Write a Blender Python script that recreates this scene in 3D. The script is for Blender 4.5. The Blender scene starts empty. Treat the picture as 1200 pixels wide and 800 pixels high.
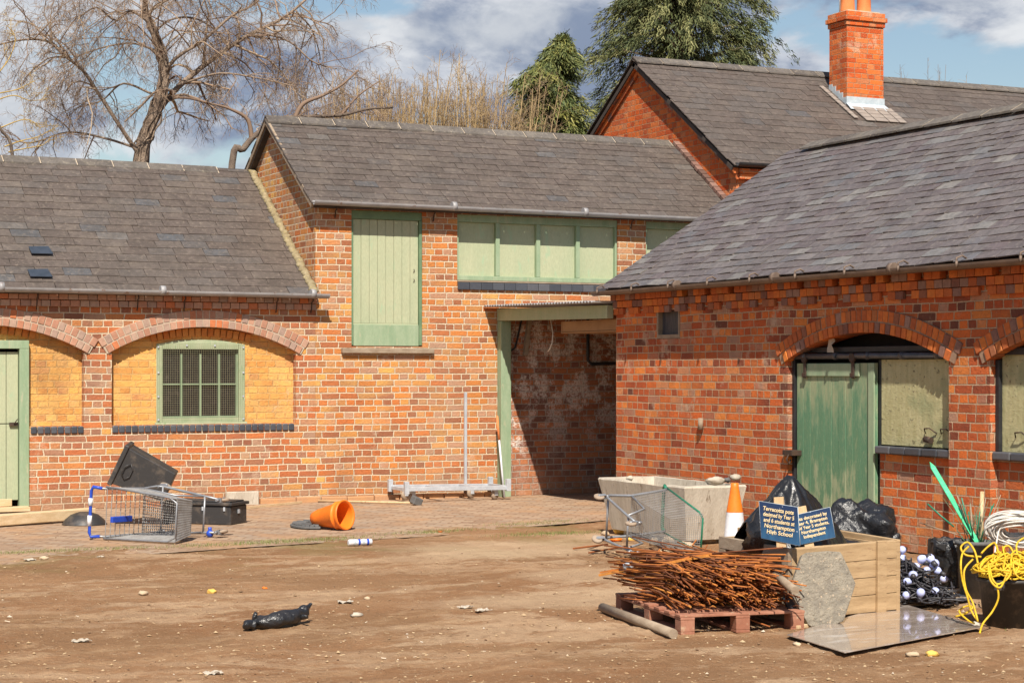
import bpy, bmesh, math, random
from mathutils import Vector, Matrix, noise
from mathutils.geometry import tessellate_polygon
random.seed(7)
R_ = random.random
U = random.uniform
scn = bpy.context.scene
col = scn.collection
V = Vector
PI = math.pi
# ---- survey of the yard: camera at (0,-21.7,1.6), long wall is the plane y=0, cart shed wall is x=10.27
F = 2225.0; HZ = 433.0; CY = -21.7; CZ = 1.6; YAW = math.radians(25.57)
cA, sA = math.cos(YAW), math.sin(YAW)
RT = V((cA, -sA, 0)); FW = V((sA, cA, 0)); UP = V((0, 0, 1))
def dd(px):
    a = (px - 600) / F
    return a * cA + sA, -a * sA + cA
def wy(px, py, y=0.0):
    du, dv = dd(px); t = (y - CY) / dv
    return V((t * du, y, CZ - (py - HZ) / F * t))
def wx(px, py, x=10.27):
    du, dv = dd(px); t = x / du
    return V((x, CY + t * dv, CZ - (py - HZ) / F * t))
def gr(px, py, z=0.0):
    du, dv = dd(px); t = (CZ - z) * F / (py - HZ)
    return V((t * du, CY + t * dv, z))
def at(px, Y, z=0.0):
    X = (px - 600) / F * Y
    return V((X * cA + Y * sA, CY - X * sA + Y * cA, z))

# ------------------------------------------------------------------ node helpers
class NT:
    def __init__(s, name):
        s.m = bpy.data.materials.new(name); s.m.use_nodes = True
        s.t = s.m.node_tree; s.n = s.t.nodes; s.l = s.t.links
        s.b = s.n['Principled BSDF']
    def put(s, sock, v):
        if hasattr(v, 'is_linked'): s.l.new(v, sock)
        elif isinstance(v, (tuple, list)) and len(v) == 3 and sock.type == 'RGBA': sock.default_value = (*v, 1)
        else: sock.default_value = v
    def math(s, op, a, b=None, c=None, clamp=False):
        n = s.n.new('ShaderNodeMath'); n.operation = op; n.use_clamp = clamp
        for i, v in enumerate((a, b, c)):
            if v is not None: s.put(n.inputs[i], v)
        return n.outputs[0]
    def noise(s, scale, detail=4, rough=.55, vec=None, dim='3D'):
        n = s.n.new('ShaderNodeTexNoise'); n.inputs['Scale'].default_value = scale
        n.inputs['Detail'].default_value = detail; n.inputs['Roughness'].default_value = rough
        if vec is not None: s.l.new(vec, n.inputs['Vector'])
        else: s.l.new(s.pos(), n.inputs['Vector'])
        return n.outputs['Fac']
    def pos(s):
        if not hasattr(s, '_p'):
            g = s.n.new('ShaderNodeNewGeometry'); s._p = g.outputs['Position']
        return s._p
    def xyz(s, v=None):
        n = s.n.new('ShaderNodeSeparateXYZ'); s.l.new(v or s.pos(), n.inputs[0]); return n.outputs
    def comb(s, x, y, z):
        n = s.n.new('ShaderNodeCombineXYZ')
        for i, v in enumerate((x, y, z)): s.put(n.inputs[i], v)
        return n.outputs[0]
    def scalev(s, v, sc):
        n = s.n.new('ShaderNodeVectorMath'); n.operation = 'MULTIPLY'; s.l.new(v, n.inputs[0]); n.inputs[1].default_value = sc
        return n.outputs[0]
    def ramp(s, fac, stops, const=False):
        n = s.n.new('ShaderNodeValToRGB'); r = n.color_ramp
        if const: r.interpolation = 'CONSTANT'
        while len(r.elements) < len(stops): r.elements.new(.5)
        for e, (p, c) in zip(r.elements, stops):
            e.position = p; e.color = (*c, 1) if len(c) == 3 else c
        s.l.new(fac, n.inputs[0]); return n.outputs[0]
    def rng(s, v, a, b, c=0., d=1.):
        n = s.n.new('ShaderNodeMapRange'); s.l.new(v, n.inputs[0])
        for i, q in enumerate((a, b, c, d)): n.inputs[i + 1].default_value = q
        return n.outputs[0]
    def mix(s, f, a, b, mode='MIX'):
        n = s.n.new('ShaderNodeMix'); n.data_type = 'RGBA'; n.blend_type = mode
        s.put(n.inputs[0], f); s.put(n.inputs[6], a); s.put(n.inputs[7], b); return n.outputs[2]
    def white(s, vec):
        n = s.n.new('ShaderNodeTexWhiteNoise'); s.l.new(vec, n.inputs[0]); return n.outputs
    def bump(s, h, dist=.01, st=.6):
        n = s.n.new('ShaderNodeBump'); n.inputs['Strength'].default_value = st; n.inputs['Distance'].default_value = dist
        s.l.new(h, n.inputs['Height']); s.l.new(n.outputs[0], s.b.inputs['Normal'])
    def attr(s, name='rnd'):
        n = s.n.new('ShaderNodeAttribute'); n.attribute_name = name; return n.outputs['Fac']
    def fin(s, colr, rough=.8, metal=0., spec=.5):
        s.put(s.b.inputs['Base Color'], colr); s.put(s.b.inputs['Roughness'], rough)
        s.put(s.b.inputs['Metallic'], metal); s.put(s.b.inputs['Specular IOR Level'], spec)
        return s.m

def m_wear(name, c1, c2, scale=6., rough=.7, metal=0., bump=.3, bd=.004, stretch=None, fine=60., c3=None, spec=.4, lo=.35, hi=.65):
    """two-tone worn surface"""
    n = NT(name)
    v = n.scalev(n.pos(), stretch) if stretch else None
    f = n.noise(scale, 5, .6, v)
    c = n.mix(n.rng(f, lo, hi), c1, c2)
    g = n.noise(fine, 3, .6, v)
    c = n.mix(n.rng(g, .3, .75, 0, .35), c, tuple(x * .55 for x in c1))
    if c3:
        k = n.noise(scale * 2.7, 4, .65, v)
        c = n.mix(n.rng(k, .6, .68), c, c3)
    n.bump(n.math('ADD', n.math('MULTIPLY', f, 1.5), g), bd, bump)
    return n.fin(c, rough, metal, spec)

def m_attr(name, stops, rough=.8, var=.35, nscale=14., bump=.3, lichen=None, spec=.3, metal=0., bscale=60.):
    n = NT(name)
    c = n.ramp(n.attr(), stops)
    f = n.noise(nscale, 4, .6)
    c = n.mix(n.rng(f, .3, .7, 0, var), c, (.02, .016, .014), 'MIX')
    if lichen: c = n.mix(n.rng(n.noise(13, 6, .78), .44, .62, 0, .5), c, tuple(x * .30 for x in lichen)); c = n.mix(n.rng(n.noise(21, 6, .78), .54, .66, 0, .55), c, tuple(x * 1.7 for x in lichen))
    if lichen:
        c = n.mix(n.rng(n.noise(.8, 6, .7), .48, .66, 0, .30), c, tuple(x * .42 for x in lichen)); c = n.mix(n.rng(n.noise(1.7, 7, .75), .52, .68, 0, .4), c, tuple(x * 1.15 for x in lichen))
    if lichen:
        k = n.noise(9, 6, .7); c = n.mix(n.rng(k, .56, .72, 0, .6), c, lichen)
        k2 = n.noise(45, 3, .7); c = n.mix(n.rng(k2, .66, .72, 0, .6), c, tuple(x * 1.5 for x in lichen))
    n.bump(n.noise(bscale, 4, .7), .004, bump)
    return n.fin(c, rough, metal, spec)

def m_brick(name, stops, mortar=(.72, .58, .41), h=.0775, wS=.238, mw=.0066, bond=True, white=None, seed=0., soot=None, rough_mortar=.8, jit=.35, paint=0.):
    n = NT(name)
    P = n.xyz()
    wob = n.math('MULTIPLY', n.math('SUBTRACT', n.noise(1.3, 2), .5), .03)
    u = n.math('ADD', P[0], P[1]); z = n.math('ADD', P[2], wob)
    vr = n.math('DIVIDE', z, h)
    row = n.math('FLOOR', vr); fr = n.math('FRACT', vr)
    if bond:
        par = n.math('MODULO', n.math('ABSOLUTE', row), 2.)
    else:
        par = 0.
    w = n.math('SUBTRACT', wS, n.math('MULTIPLY', par, wS / 2))
    rr = n.white(n.comb(row, seed, 3.))[0]
    off = n.math('ADD', n.math('MULTIPLY', rr, jit), n.math('MULTIPLY', par, .5))
    if not bond: off = n.math('ADD', off, n.math('MULTIPLY', n.math('MODULO', n.math('ABSOLUTE', row), 2.), .5))
    wj = n.math('MULTIPLY', n.math('SUBTRACT', n.noise(3.1, 2), .5), .35)
    uu = n.math('ADD', n.math('ADD', n.math('DIVIDE', u, w), off), wj)
    cl = n.math('FLOOR', uu); fu = n.math('FRACT', uu)
    wn = n.white(n.comb(cl, row, seed))
    rnd = wn[0]
    sep = n.n.new('ShaderNodeSeparateColor'); n.l.new(wn[1], sep.inputs[0])
    r2 = sep.outputs[1]; r3 = sep.outputs[2]
    eu = n.math('MULTIPLY', n.math('MINIMUM', fu, n.math('SUBTRACT', 1., fu)), w)
    ev = n.math('MULTIPLY', n.math('MINIMUM', fr, n.math('SUBTRACT', 1., fr)), h)
    # rounded joint distance
    dist = n.math('SMOOTH_MIN', eu, ev, .006)
    ed = n.math('ADD', dist, n.math('MULTIPLY', n.math('SUBTRACT', n.noise(55, 4, .7), .5), .013))
    mk = n.rng(ed, mw - .001, mw + .0018)            # 0 mortar, 1 brick
    big = n.noise(.55, 3, .6)
    sel = n.math('ADD', rnd, n.math('MULTIPLY', n.math('SUBTRACT', big, .5), .9), clamp=True)
    bc = n.ramp(sel, stops)
    # wear in each brick
    g1 = n.noise(38, 5, .7); g2 = n.noise(12, 4, .65)
    bc = n.mix(n.rng(g1, .42, .7, 0, .55), bc, n.mix(.5, bc, (.10, .05, .035)))
    bc = n.mix(n.rng(g2, .58, .78, 0, .35), bc, (.50, .34, .24))
    bc = n.mix(n.math('MULTIPLY', r2, .20), bc, (.11, .05, .035))
    mc = n.mix(n.rng(n.noise(20, 4, .7), .35, .7), mortar, tuple(x * rough_mortar for x in mortar))
    c = n.mix(mk, mc, bc)
    if paint: c = n.mix(n.rng(n.noise(7, 6, .7), .3, .62, 0, paint), c, (.78, .44, .12))
    st = n.noise(.9, 5, .65)
    c = n.mix(n.rng(st, .52, .75, 0, .28), c, tuple(x * .55 for x in mortar) if not soot else soot)
    s2 = n.noise(.7, 7, .72, n.scalev(n.pos(), (1., 1., .45)))
    c = n.mix(n.rng(s2, .51, .66, 0, .36), c, (.14, .07, .045)); s3 = n.noise(1.9, 7, .75)
    c = n.mix(n.rng(s3, .58, .64, 0, .5), c, (.60, .44, .31)); c = n.mix(n.rng(n.noise(75, 3, .7), .58, .70, 0, .38), c, (.12, .06, .04))
    # damp and splash dirt near the ground
    low = n.math('ADD', P[2], n.math('MULTIPLY', n.noise(2.2, 4), .5))
    c = n.mix(n.rng(low, .28, .62, .40, 0.), c, (.34, .20, .11))
    if white:
        wash_sun_mask = n.math('MULTIPLY', n.rng(n.noise(3.4, 9, .78), .49, .54), n.math('MAXIMUM', n.rng(P[2], .5, 1.3, .12, .85), n.math('MULTIPLY', n.rng(P[0], 10.45, 10.7, 1., 0.), n.rng(P[2], .3, .7, .1, 1.))))  # whitewash patches, plus extra white painting in the sunlit left strip
        wash_sun_mask = n.math('MULTIPLY', wash_sun_mask, n.rng(n.noise(34, 5, .75), .42, .52, .15, 1.))
        c = n.mix(wash_sun_mask, c, white)
    hh = n.math('ADD', n.math('MULTIPLY', mk, n.math('ADD', .8, n.math('MULTIPLY', r3, .7))), n.math('MULTIPLY', g1, .9))
    n.bump(hh, .016, 1.)
    return n.fin(c, .9, 0., .2)

# ------------------------------------------------------------------ mesh builder
class MB:
    def __init__(s): s.v = []; s.f = []; s.r = []; s.s = []
    def add(s, vs, fs, rnd=None, smooth=False):
        b = len(s.v); s.v += [V(p) for p in vs]
        r = R_() if rnd is None else rnd
        for q in fs: s.f.append([b + i for i in q]); s.r.append(r); s.s.append(smooth)
    def box(s, lo, hi, rnd=None, M=None):
        x0, y0, z0 = lo; x1, y1, z1 = hi
        vs = [V(p) for p in ((x0,y0,z0),(x1,y0,z0),(x1,y1,z0),(x0,y1,z0),(x0,y0,z1),(x1,y0,z1),(x1,y1,z1),(x0,y1,z1))]
        if M: vs = [M @ p for p in vs]
        s.add(vs, [(0,3,2,1),(4,5,6,7),(0,1,5,4),(1,2,6,5),(2,3,7,6),(3,0,4,7)], rnd)
    def beam(s, a, b, w, h, up=UP, rnd=None, over=0.):
        a = V(a); b = V(b); d = (b - a); L = d.length; d.normalize()
        sd = d.cross(up).normalized(); u = sd.cross(d).normalized()
        M = Matrix((sd, d, u)).transposed().to_4x4(); M.translation = a
        s.box((-w/2, -over, -h/2), (w/2, L + over, h/2), rnd, M)
    def tube(s, pts, rad, n=6, cap=True, rnd=None, smooth=True, M=None):
        pts = [V(p) for p in pts]
        if M: pts = [M @ p for p in pts]
        if not isinstance(rad, (list, tuple)): rad = [rad] * len(pts)
        b = len(s.v); ref = None
        for i, p in enumerate(pts):
            d = (pts[min(i+1, len(pts)-1)] - pts[max(i-1, 0)])
            if d.length < 1e-9: d = V((0,0,1))
            d.normalize()
            if ref is None: ref = d.orthogonal().normalized()
            ref = (ref - d * ref.dot(d))
            if ref.length < 1e-6: ref = d.orthogonal()
            ref.normalize(); q = d.cross(ref)
            for k in range(n):
                a = 2 * PI * k / n
                s.v.append(p + (ref * math.cos(a) + q * math.sin(a)) * rad[i])
        r = R_() if rnd is None else rnd
        for i in range(len(pts) - 1):
            for k in range(n):
                k2 = (k + 1) % n
                s.f.append([b+i*n+k, b+i*n+k2, b+(i+1)*n+k2, b+(i+1)*n+k]); s.r.append(r); s.s.append(smooth)
        if cap and n > 3:
            s.f.append([b+k for k in range(n)][::-1]); s.r.append(r); s.s.append(False)
            e = b + (len(pts)-1)*n; s.f.append([e+k for k in range(n)]); s.r.append(r); s.s.append(False)
    def lathe(s, prof, n=24, M=None, rnd=None, smooth=True, a0=0., a1=2*PI):
        full = abs(a1 - a0 - 2*PI) < 1e-6; m = n if full else n + 1
        vs = []
        for (r, z) in prof:
            for k in range(m):
                a = a0 + (a1 - a0) * k / n
                p = V((r*math.cos(a), r*math.sin(a), z)); vs.append(M @ p if M else p)
        fs = []
        for i in range(len(prof)-1):
            for k in range(n):
                k2 = (k+1) % m
                fs.append((i*m+k, i*m+k2, (i+1)*m+k2, (i+1)*m+k))
        s.add(vs, fs, rnd, smooth)
    def prism(s, poly, ext, rnd=None):
        n = len(poly); ext = V(ext); poly = [V(p) for p in poly]
        vs = poly + [p + ext for p in poly]
        fs = [tuple(range(n)), tuple(range(2*n-1, n-1, -1))] + [(i, i+n, (i+1) % n + n, (i+1) % n) for i in range(n)]
        s.add(vs, fs, rnd)
    def blob(s, M, n=12, m=8, amp=.0, fr=2., rnd=None, seed=0.):
        vs = []; fs = []
        for i in range(m+1):
            t = PI * i / m
            for k in range(n):
                a = 2*PI*k/n
                p = V((math.sin(t)*math.cos(a), math.sin(t)*math.sin(a), math.cos(t)))
                p = p * (1 + amp * noise.noise(p*fr + V((seed, seed*.7, 0))))
                vs.append(M @ p)
        for i in range(m):
            for k in range(n):
                k2 = (k+1) % n; fs.append((i*n+k, (i+1)*n+k, (i+1)*n+k2, i*n+k2))
        s.add(vs, fs, rnd, True)
    def build(s, name, mat, parent=None, bevel=0., sub=0, origin=None, fixn=False):
        me = bpy.data.meshes.new(name)

        if parent is not None: o0 = WLOC[parent.name]
        elif origin is not None: o0 = V(origin)
        else:
            xs = [p.x for p in s.v]; ys = [p.y for p in s.v]; zs = [p.z for p in s.v]
            o0 = V(((min(xs)+max(xs))/2, (min(ys)+max(ys))/2, min(zs)))
        me.from_pydata([p - o0 for p in s.v], [], s.f)
        me.polygons.foreach_set('use_smooth', s.s)
        a = me.attributes.new('rnd', 'FLOAT', 'FACE'); a.data.foreach_set('value', s.r)
        me.materials.append(mat); me.validate(); me.update()
        if fixn:
            bm = bmesh.new(); bm.from_mesh(me); bmesh.ops.remove_doubles(bm, verts=bm.verts, dist=1e-5)
            bmesh.ops.recalc_face_normals(bm, faces=bm.faces); bm.to_mesh(me); bm.free()
        o = bpy.data.objects.new(name, me); col.objects.link(o)
        if parent is None: o.location = o0; WLOC[o.name] = V(o0)
        else: o.parent = parent; WLOC[o.name] = V(o0)
        if bevel:
            b = o.modifiers.new('b', 'BEVEL'); b.width = bevel; b.segments = 2; b.limit_method = 'ANGLE'; b.angle_limit = .6
        if sub:
            b = o.modifiers.new('s', 'SUBSURF'); b.levels = sub; b.render_levels = sub
        return o
WLOC = {}
def tag(o, label=None, cat=None, group=None, kind=None):
    if label: o['label'] = label
    if cat: o['category'] = cat
    if group: o['group'] = group
    if kind: o['kind'] = kind
    return o
def thing(name, label, cat, loc, group=None):
    o = bpy.data.objects.new(name, None); col.objects.link(o); o.location = loc; o.empty_display_size = .1
    WLOC[o.name] = V(loc); return tag(o, label, cat, group)
def mat4(o, x, y, z):
    M = Matrix((V(x), V(y), V(z))).transposed().to_4x4(); M.translation = V(o); return M

# ------------------------------------------------------------------ materials
BR_L = [(0, (.30, .12, .07)), (.12, (.52, .16, .06)), (.30, (.60, .19, .06)), (.45, (.42, .15, .075)), (.58, (.44, .24, .15)), (.70, (.62, .24, .075)), (.85, (.30, .14, .09)), (.93, (.50, .31, .20)), (1, (.70, .34, .09))]
BR_T = [(0, (.36, .14, .07)), (.2, (.60, .18, .05)), (.42, (.66, .25, .065)), (.58, (.50, .28, .18)), (.72, (.68, .31, .085)), (.88, (.38, .16, .09)), (1, (.74, .40, .11))]
BR_R = [(0, (.16, .06, .04)), (.1, (.36, .075, .03)), (.3, (.62, .13, .035)), (.5, (.76, .19, .04)), (.64, (.40, .09, .035)), (.78, (.82, .26, .055)), (.9, (.44, .25, .17)), (1, (.56, .13, .04))]
BR_H = [(0, (.52, .085, .02)), (.35, (.70, .13, .025)), (.7, (.78, .19, .04)), (1, (.62, .24, .11))]
BR_Y = [(0, (.58, .22, .06)), (.4, (.72, .34, .09)), (.75, (.80, .46, .16)), (1, (.52, .22, .10))]
BR_P = [(0, (.40, .20, .13)), (.35, (.50, .27, .18)), (.6, (.46, .31, .23)), (.8, (.36, .25, .20)), (1, (.56, .18, .07))]
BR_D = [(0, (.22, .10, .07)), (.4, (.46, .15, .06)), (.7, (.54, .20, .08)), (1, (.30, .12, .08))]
M = {}
M['bl'] = m_brick('brick_long_wall', BR_L, seed=1.)
M['bt'] = m_brick('brick_loft', BR_T, seed=1.)
M['br'] = m_brick('brick_shed', BR_R, mortar=(.58, .40, .26), seed=4., mw=.0056, soot=(.16, .08, .05))
M['bh'] = m_brick('brick_house', BR_H, mortar=(.60, .34, .19), seed=6., mw=.004)
M['by'] = m_brick('brick_ochre', BR_Y, mortar=(.74, .48, .22), seed=8., mw=.0045, paint=.6)
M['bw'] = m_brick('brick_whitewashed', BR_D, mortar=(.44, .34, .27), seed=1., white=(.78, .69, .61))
M['va'] = m_attr('arch_brick_pale', BR_P, .9, .25, 25, .5, spec=.2)
M['vr'] = m_attr('arch_brick_red', [(0, (.44, .12, .045)), (.4, (.64, .17, .045)), (.6, (.70, .22, .05)), (.8, (.22, .10, .075)), (1, (.36, .22, .17))], .9, .3, 25, .5, spec=.2)
M['vo'] = m_attr('arch_brick_orange', [(0, (.60, .20, .05)), (1, (.70, .30, .08))], .9, .3, 25, .5, spec=.2)
M['vk'] = m_attr('blue_brick', [(0, (.045, .05, .062)), (.6, (.07, .075, .09)), (1, (.11, .11, .12))], .45, .2, 20, .3, spec=.5)
M['mortar'] = m_wear('lime_mortar', (.52, .42, .31), (.40, .32, .24), 9, .95, bump=.5, bd=.006)
M['sl'] = m_attr('slate_brown', [(0, (.098, .074, .062)), (.35, (.108, .083, .070)), (.7, (.122, .096, .081)), (.94, (.104, .088, .080)), (.985, (.085, .09, .10)), (1, (.15, .13, .115))], .62, .28, 3.2, .4, lichen=(.15, .12, .095), spec=.4)
M['sr'] = m_attr('slate_grey', [(0, (.120, .094, .092)), (.3, (.150, .124, .120)), (.55, (.182, .158, .152)), (.75, (.138, .104, .104)), (.9, (.150, .148, .155)), (1, (.24, .22, .20))], .5, .25, 4., .4, lichen=(.17, .145, .125), spec=.5)
M['sdark'] = m_wear('slate_new', (.035, .045, .06), (.05, .06, .08), 10, .35)
M['felt'] = m_wear('roof_underlay', (.05, .04, .035), (.08, .06, .05), 8, .9)
M['ridge'] = m_attr('ridge_tile', [(0, (.10, .085, .078)), (1, (.16, .14, .125))], .8, .3, 6, .5, lichen=(.2, .17, .13))
M['zinc'] = m_wear('grey_gutter', (.36, .35, .35), (.26, .25, .25), 5, .45, 0, .2, c3=(.2, .13, .10))
M['iron'] = m_wear('rusty_iron', (.05, .04, .035), (.10, .055, .035), 20, .7, .3)
M['gutbrown'] = m_wear('brown_gutter', (.20, .14, .10), (.13, .09, .07), 6, .6)
M['green'] = m_wear('pale_green_paint', (.33, .39, .24), (.41, .44, .29), 3, .65, 0, .3, .003, (3, 3, .6), 50, c3=(.24, .33, .18))
M['green2'] = m_wear('mint_green_paint', (.24, .33, .20), (.33, .40, .26), 3, .65, 0, .3, .003, (3, 3, .6), 50, c3=(.36, .37, .24))
M['gdark'] = m_wear('green_frame_paint', (.12, .20, .11), (.17, .26, .14), 4, .6, 0, .3)
M['cream'] = m_wear('cream_green_board', (.37, .41, .26), (.44, .45, .29), 1.7, .75, 0, .4, .004, (2, 2, .6), 40, c3=(.33, .41, .26))
def m_shed_door():
    n = NT('shed_door_green'); P = n.xyz()
    f = n.noise(3.0, 6, .7, n.scalev(n.pos(), (3, 3, .8)))
    k = n.math('ADD', n.math('MULTIPLY', P[2], .55), n.math('MULTIPLY', n.math('SUBTRACT', f, .5), 1.6))
    c = n.ramp(n.rng(k, .15, 1.0), [(0, (.30, .34, .20)), (.22, (.11, .22, .12)), (.5, (.10, .22, .125)), (.72, (.20, .28, .16)), (1, (.30, .33, .19))])
    g = n.noise(30, 4, .7, n.scalev(n.pos(), (4, 4, .5))); c = n.mix(n.rng(g, .58, .7, 0, .7), c, (.42, .42, .27))
    n.bump(g, .004, .5); return n.fin(c, .65)
M['door'] = m_shed_door()
def m_flaky():
    n = NT('flaking_paint_board')
    v = n.scalev(n.pos(), (2, 2, .35)); f = n.noise(9, 6, .7, v)
    c = n.mix(n.rng(f, .3, .7), (.36, .33, .16), (.50, .46, .26))
    g = n.noise(17, 6, .75, n.scalev(n.pos(), (1.2, 1.2, 1.6)))
    c = n.mix(n.rng(g, .62, .64), c, (.16, .12, .07)); c = n.mix(n.rng(n.noise(2.2, 3), .52, .62, 0, .5), c, (.20, .24, .12))
    n.bump(n.math('ADD', g, n.rng(g, .60, .64, .5, 0)), .012, .9); return n.fin(c, .75)
M['flaky'] = m_flaky()
M['black'] = m_wear('black_timber', (.018, .018, .02), (.035, .035, .037), 8, .5, 0, .3)
M['void'] = m_wear('painted_void_dark', (.012, .01, .009), (.02, .016, .013), 8, .9)  # near-black colour stands in for the unlit shed interior
M['wood'] = m_wear('pale_timber', (.56, .38, .20), (.66, .48, .28), 3, .75, 0, .4, .003, (6, 6, 1), 40, c3=(.40, .24, .12))
M['woodx'] = m_wear('pale_timber_long', (.56, .39, .21), (.70, .53, .33), 4, .75, 0, .4, .003, (1, 4, 6), 40)
M['crate'] = m_wear('crate_timber', (.38, .25, .13), (.52, .36, .20), 4, .85, 0, .5, .004, (1, 1, 7), 60, c3=(.28, .17, .09))
M['oldwood'] = m_wear('weathered_timber', (.26, .19, .13), (.36, .28, .20), 5, .85, 0, .5, .004, (2, 2, 5), 60)
M['pallet'] = m_wear('red_brown_pallet', (.30, .12, .07), (.40, .19, .12), 6, .85, 0, .4, c3=(.42, .28, .18))
M['ply'] = m_wear('brown_plywood', (.36, .20, .09), (.28, .15, .07), 5, .8)
M['rust'] = m_attr('rusty_bar', [(0, (.10, .035, .018)), (.3, (.26, .08, .025)), (.65, (.44, .14, .03)), (.9, (.56, .20, .045)), (1, (.68, .29, .06))], .9, .4, 18, .5, spec=.2)
M['galv'] = m_wear('galvanised_steel', (.58, .61, .65), (.46, .49, .53), 12, .4, .25, .2)
M['wire'] = m_wear('dull_wire', (.40, .39, .38), (.28, .26, .24), 12, .5, .2, .2)
M['blue'] = m_wear('blue_plastic', (.02, .06, .42), (.03, .09, .52), 10, .4)
M['whitep'] = m_wear('white_plastic', (.72, .72, .74), (.6, .6, .62), 10, .4)
M['gpl'] = m_wear('green_plastic', (.02, .17, .10), (.03, .22, .13), 10, .4)
M['stake'] = m_wear('bright_green_plastic', (.05, .55, .24), (.09, .65, .32), 10, .35)
M['orange'] = m_wear('orange_plastic', (.82, .17, .015), (.88, .23, .02), 6, .45, 0, .1, lo=.3, hi=.7)
M['terra'] = m_wear('orange_clay', (.66, .18, .05), (.72, .24, .08), 6, .8)
M['rubber'] = m_wear('grey_rubber', (.10, .10, .10), (.15, .145, .14), 9, .8)
M['wheel'] = m_wear('dusty_wheel', (.38, .29, .21), (.30, .22, .16), 12, .75)
def m_plastic_black(name, c=(.016, .016, .018), rough=.28, sc=6., bd=.03, dust=.2):
    n = NT(name); f = n.noise(sc, 5, .6); g = n.noise(sc * 5, 4, .6)
    cc = n.mix(n.rng(n.noise(7, 5, .7), .5, .75, 0, dust), c, (.20, .15, .11))
    n.bump(n.math('ADD', f, n.math('MULTIPLY', g, .25)), bd, .7); return n.fin(cc, rough, 0, .6)
M['tarp'] = m_plastic_black('black_plastic_sheet', (.012, .012, .013), rough=.30, sc=14, bd=.012, dust=.05)
M['sack'] = m_plastic_black('black_bag_plastic', rough=.28, sc=11, bd=.03, dust=.1)
M['tub'] = m_plastic_black('dusty_black_plastic', (.028, .026, .026), .5, 20, .003, .55)
M['dirtytub'] = m_plastic_black('muddy_black_plastic', (.03, .027, .025), .6, 25, .003, .9)
M['conc'] = m_wear('cast_concrete', (.44, .38, .30), (.56, .50, .41), 4, .9, 0, .7, .008, (2.5, 2.5, .5), 45, c3=(.25, .20, .145))
M['stone'] = m_wear('pitted_stone', (.20, .175, .14), (.30, .26, .20), 16, .95, 0, 1., .014, None, 55, c3=(.44, .34, .24))
M['rock'] = m_wear('pale_rubble', (.58, .45, .30), (.46, .34, .22), 9, .9, 0, .6)
M['yrock'] = m_wear('yellow_rubble', (.76, .50, .12), (.66, .36, .07), 14, .9, 0, .6)
M['rope'] = m_wear('yellow_rope', (.74, .48, .02), (.60, .36, .02), 30, .6, 0, .5)
M['cable'] = m_wear('white_cable', (.74, .70, .64), (.60, .56, .50), 30, .5, 0, .3)
M['bcable'] = m_wear('black_cable', (.03, .03, .035), (.06, .055, .06), 30, .45, 0, .3)
M['bulb'] = m_wear('milky_plastic', (.44, .50, .86), (.58, .62, .90), 20, .3, 0, .1)
M['lead'] = m_wear('lead_flashing', (.40, .46, .50), (.52, .57, .60), 9, .6, 0, .3)
M['paper'] = m_wear('paper_scrap', (.50, .44, .36), (.38, .32, .25), 20, .8)
M['bark'] = m_wear('tree_bark', (.22, .155, .11), (.36, .27, .20), 5, .9, 0, .8, .03)
M['twig'] = m_attr('bare_twig', [(0, (.20, .13, .09)), (.6, (.33, .23, .16)), (1, (.44, .33, .22))], .85, .2, 3)
M['twigy'] = m_attr('lichen_twig', [(0, (.34, .22, .07)), (1, (.56, .38, .10))], .85, .2, 3)
M['shoot'] = m_attr('pale_shoot', [(0, (.24, .16, .09)), (.5, (.40, .28, .15)), (1, (.56, .40, .20))], .85, .2, 3)
M['leafc'] = m_attr('conifer_leaf', [(0, (.035, .05, .02)), (.35, (.09, .11, .04)), (.7, (.17, .175, .065)), (1, (.30, .28, .12))], .7, .2, 2)
M['leafi'] = m_attr('ivy_leaf', [(0, (.06, .09, .03)), (.5, (.14, .16, .05)), (1, (.32, .29, .07))], .6, .2, 2)
M['grass'] = m_attr('grass_blade', [(0, (.10, .13, .03)), (.6, (.19, .21, .06)), (1, (.36, .31, .13))], .8, .1, 2)
M['straw'] = m_attr('straw', [(0, (.16, .09, .05)), (.55, (.36, .24, .13)), (.92, (.48, .35, .21)), (1, (.60, .52, .42))], .85, .1, 2)
M['navy'] = None
def m_sign():
    n = NT('navy_sign_face'); P = n.xyz()
    k = n.math('ADD', n.math('MULTIPLY', P[2], -3.), n.noise(30, 4, .6, n.scalev(n.pos(), (1, 1, .25))))
    c = n.mix(n.rng(k, -1.6, -.6), (.012, .03, .085), (.03, .13, .25))
    s = n.noise(70, 2, .5); c = n.mix(n.rng(s, .72, .74), c, (.55, .6, .7))
    return n.fin(c, .35)
M['navy'] = m_sign()
M['letter'] = m_wear('cream_lettering', (.80, .62, .34), (.84, .68, .42), 20, .6)
def m_glass(name, c=(.02, .016, .018), rough=.15):
    n = NT(name); f = n.noise(14, 5, .7); cc = n.mix(n.rng(f, .55, .8, 0, .45), c, (.16, .12, .11)); return n.fin(cc, rough, 0, .5)
M['pane'] = m_glass('dusty_dark_pane')
def m_perspex():
    n = NT('scratched_sheet_painted_sheen'); f = n.noise(3, 6, .75, n.scalev(n.pos(), (1, 3, 1)))
    c = n.mix(n.rng(f, .52, .68, 0, .75), (.34, .27, .22), (.60, .56, .52))  # pale grey of the reflection is mixed into the base colour
    n.put(n.b.inputs['Coat Weight'], .8); n.put(n.b.inputs['Coat Roughness'], .04)
    return n.fin(c, n.rng(f, .3, .7, .08, .4), 0, .9)
M['perspex'] = m_perspex()
M['bdark'] = m_wear('dark_bark', (.12, .085, .065), (.20, .15, .11), 7, .9, 0, .8, .02)
M['galv2'] = m_wear('dull_steel', (.34, .35, .37), (.25, .25, .26), 12, .4, .4, .2)
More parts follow.
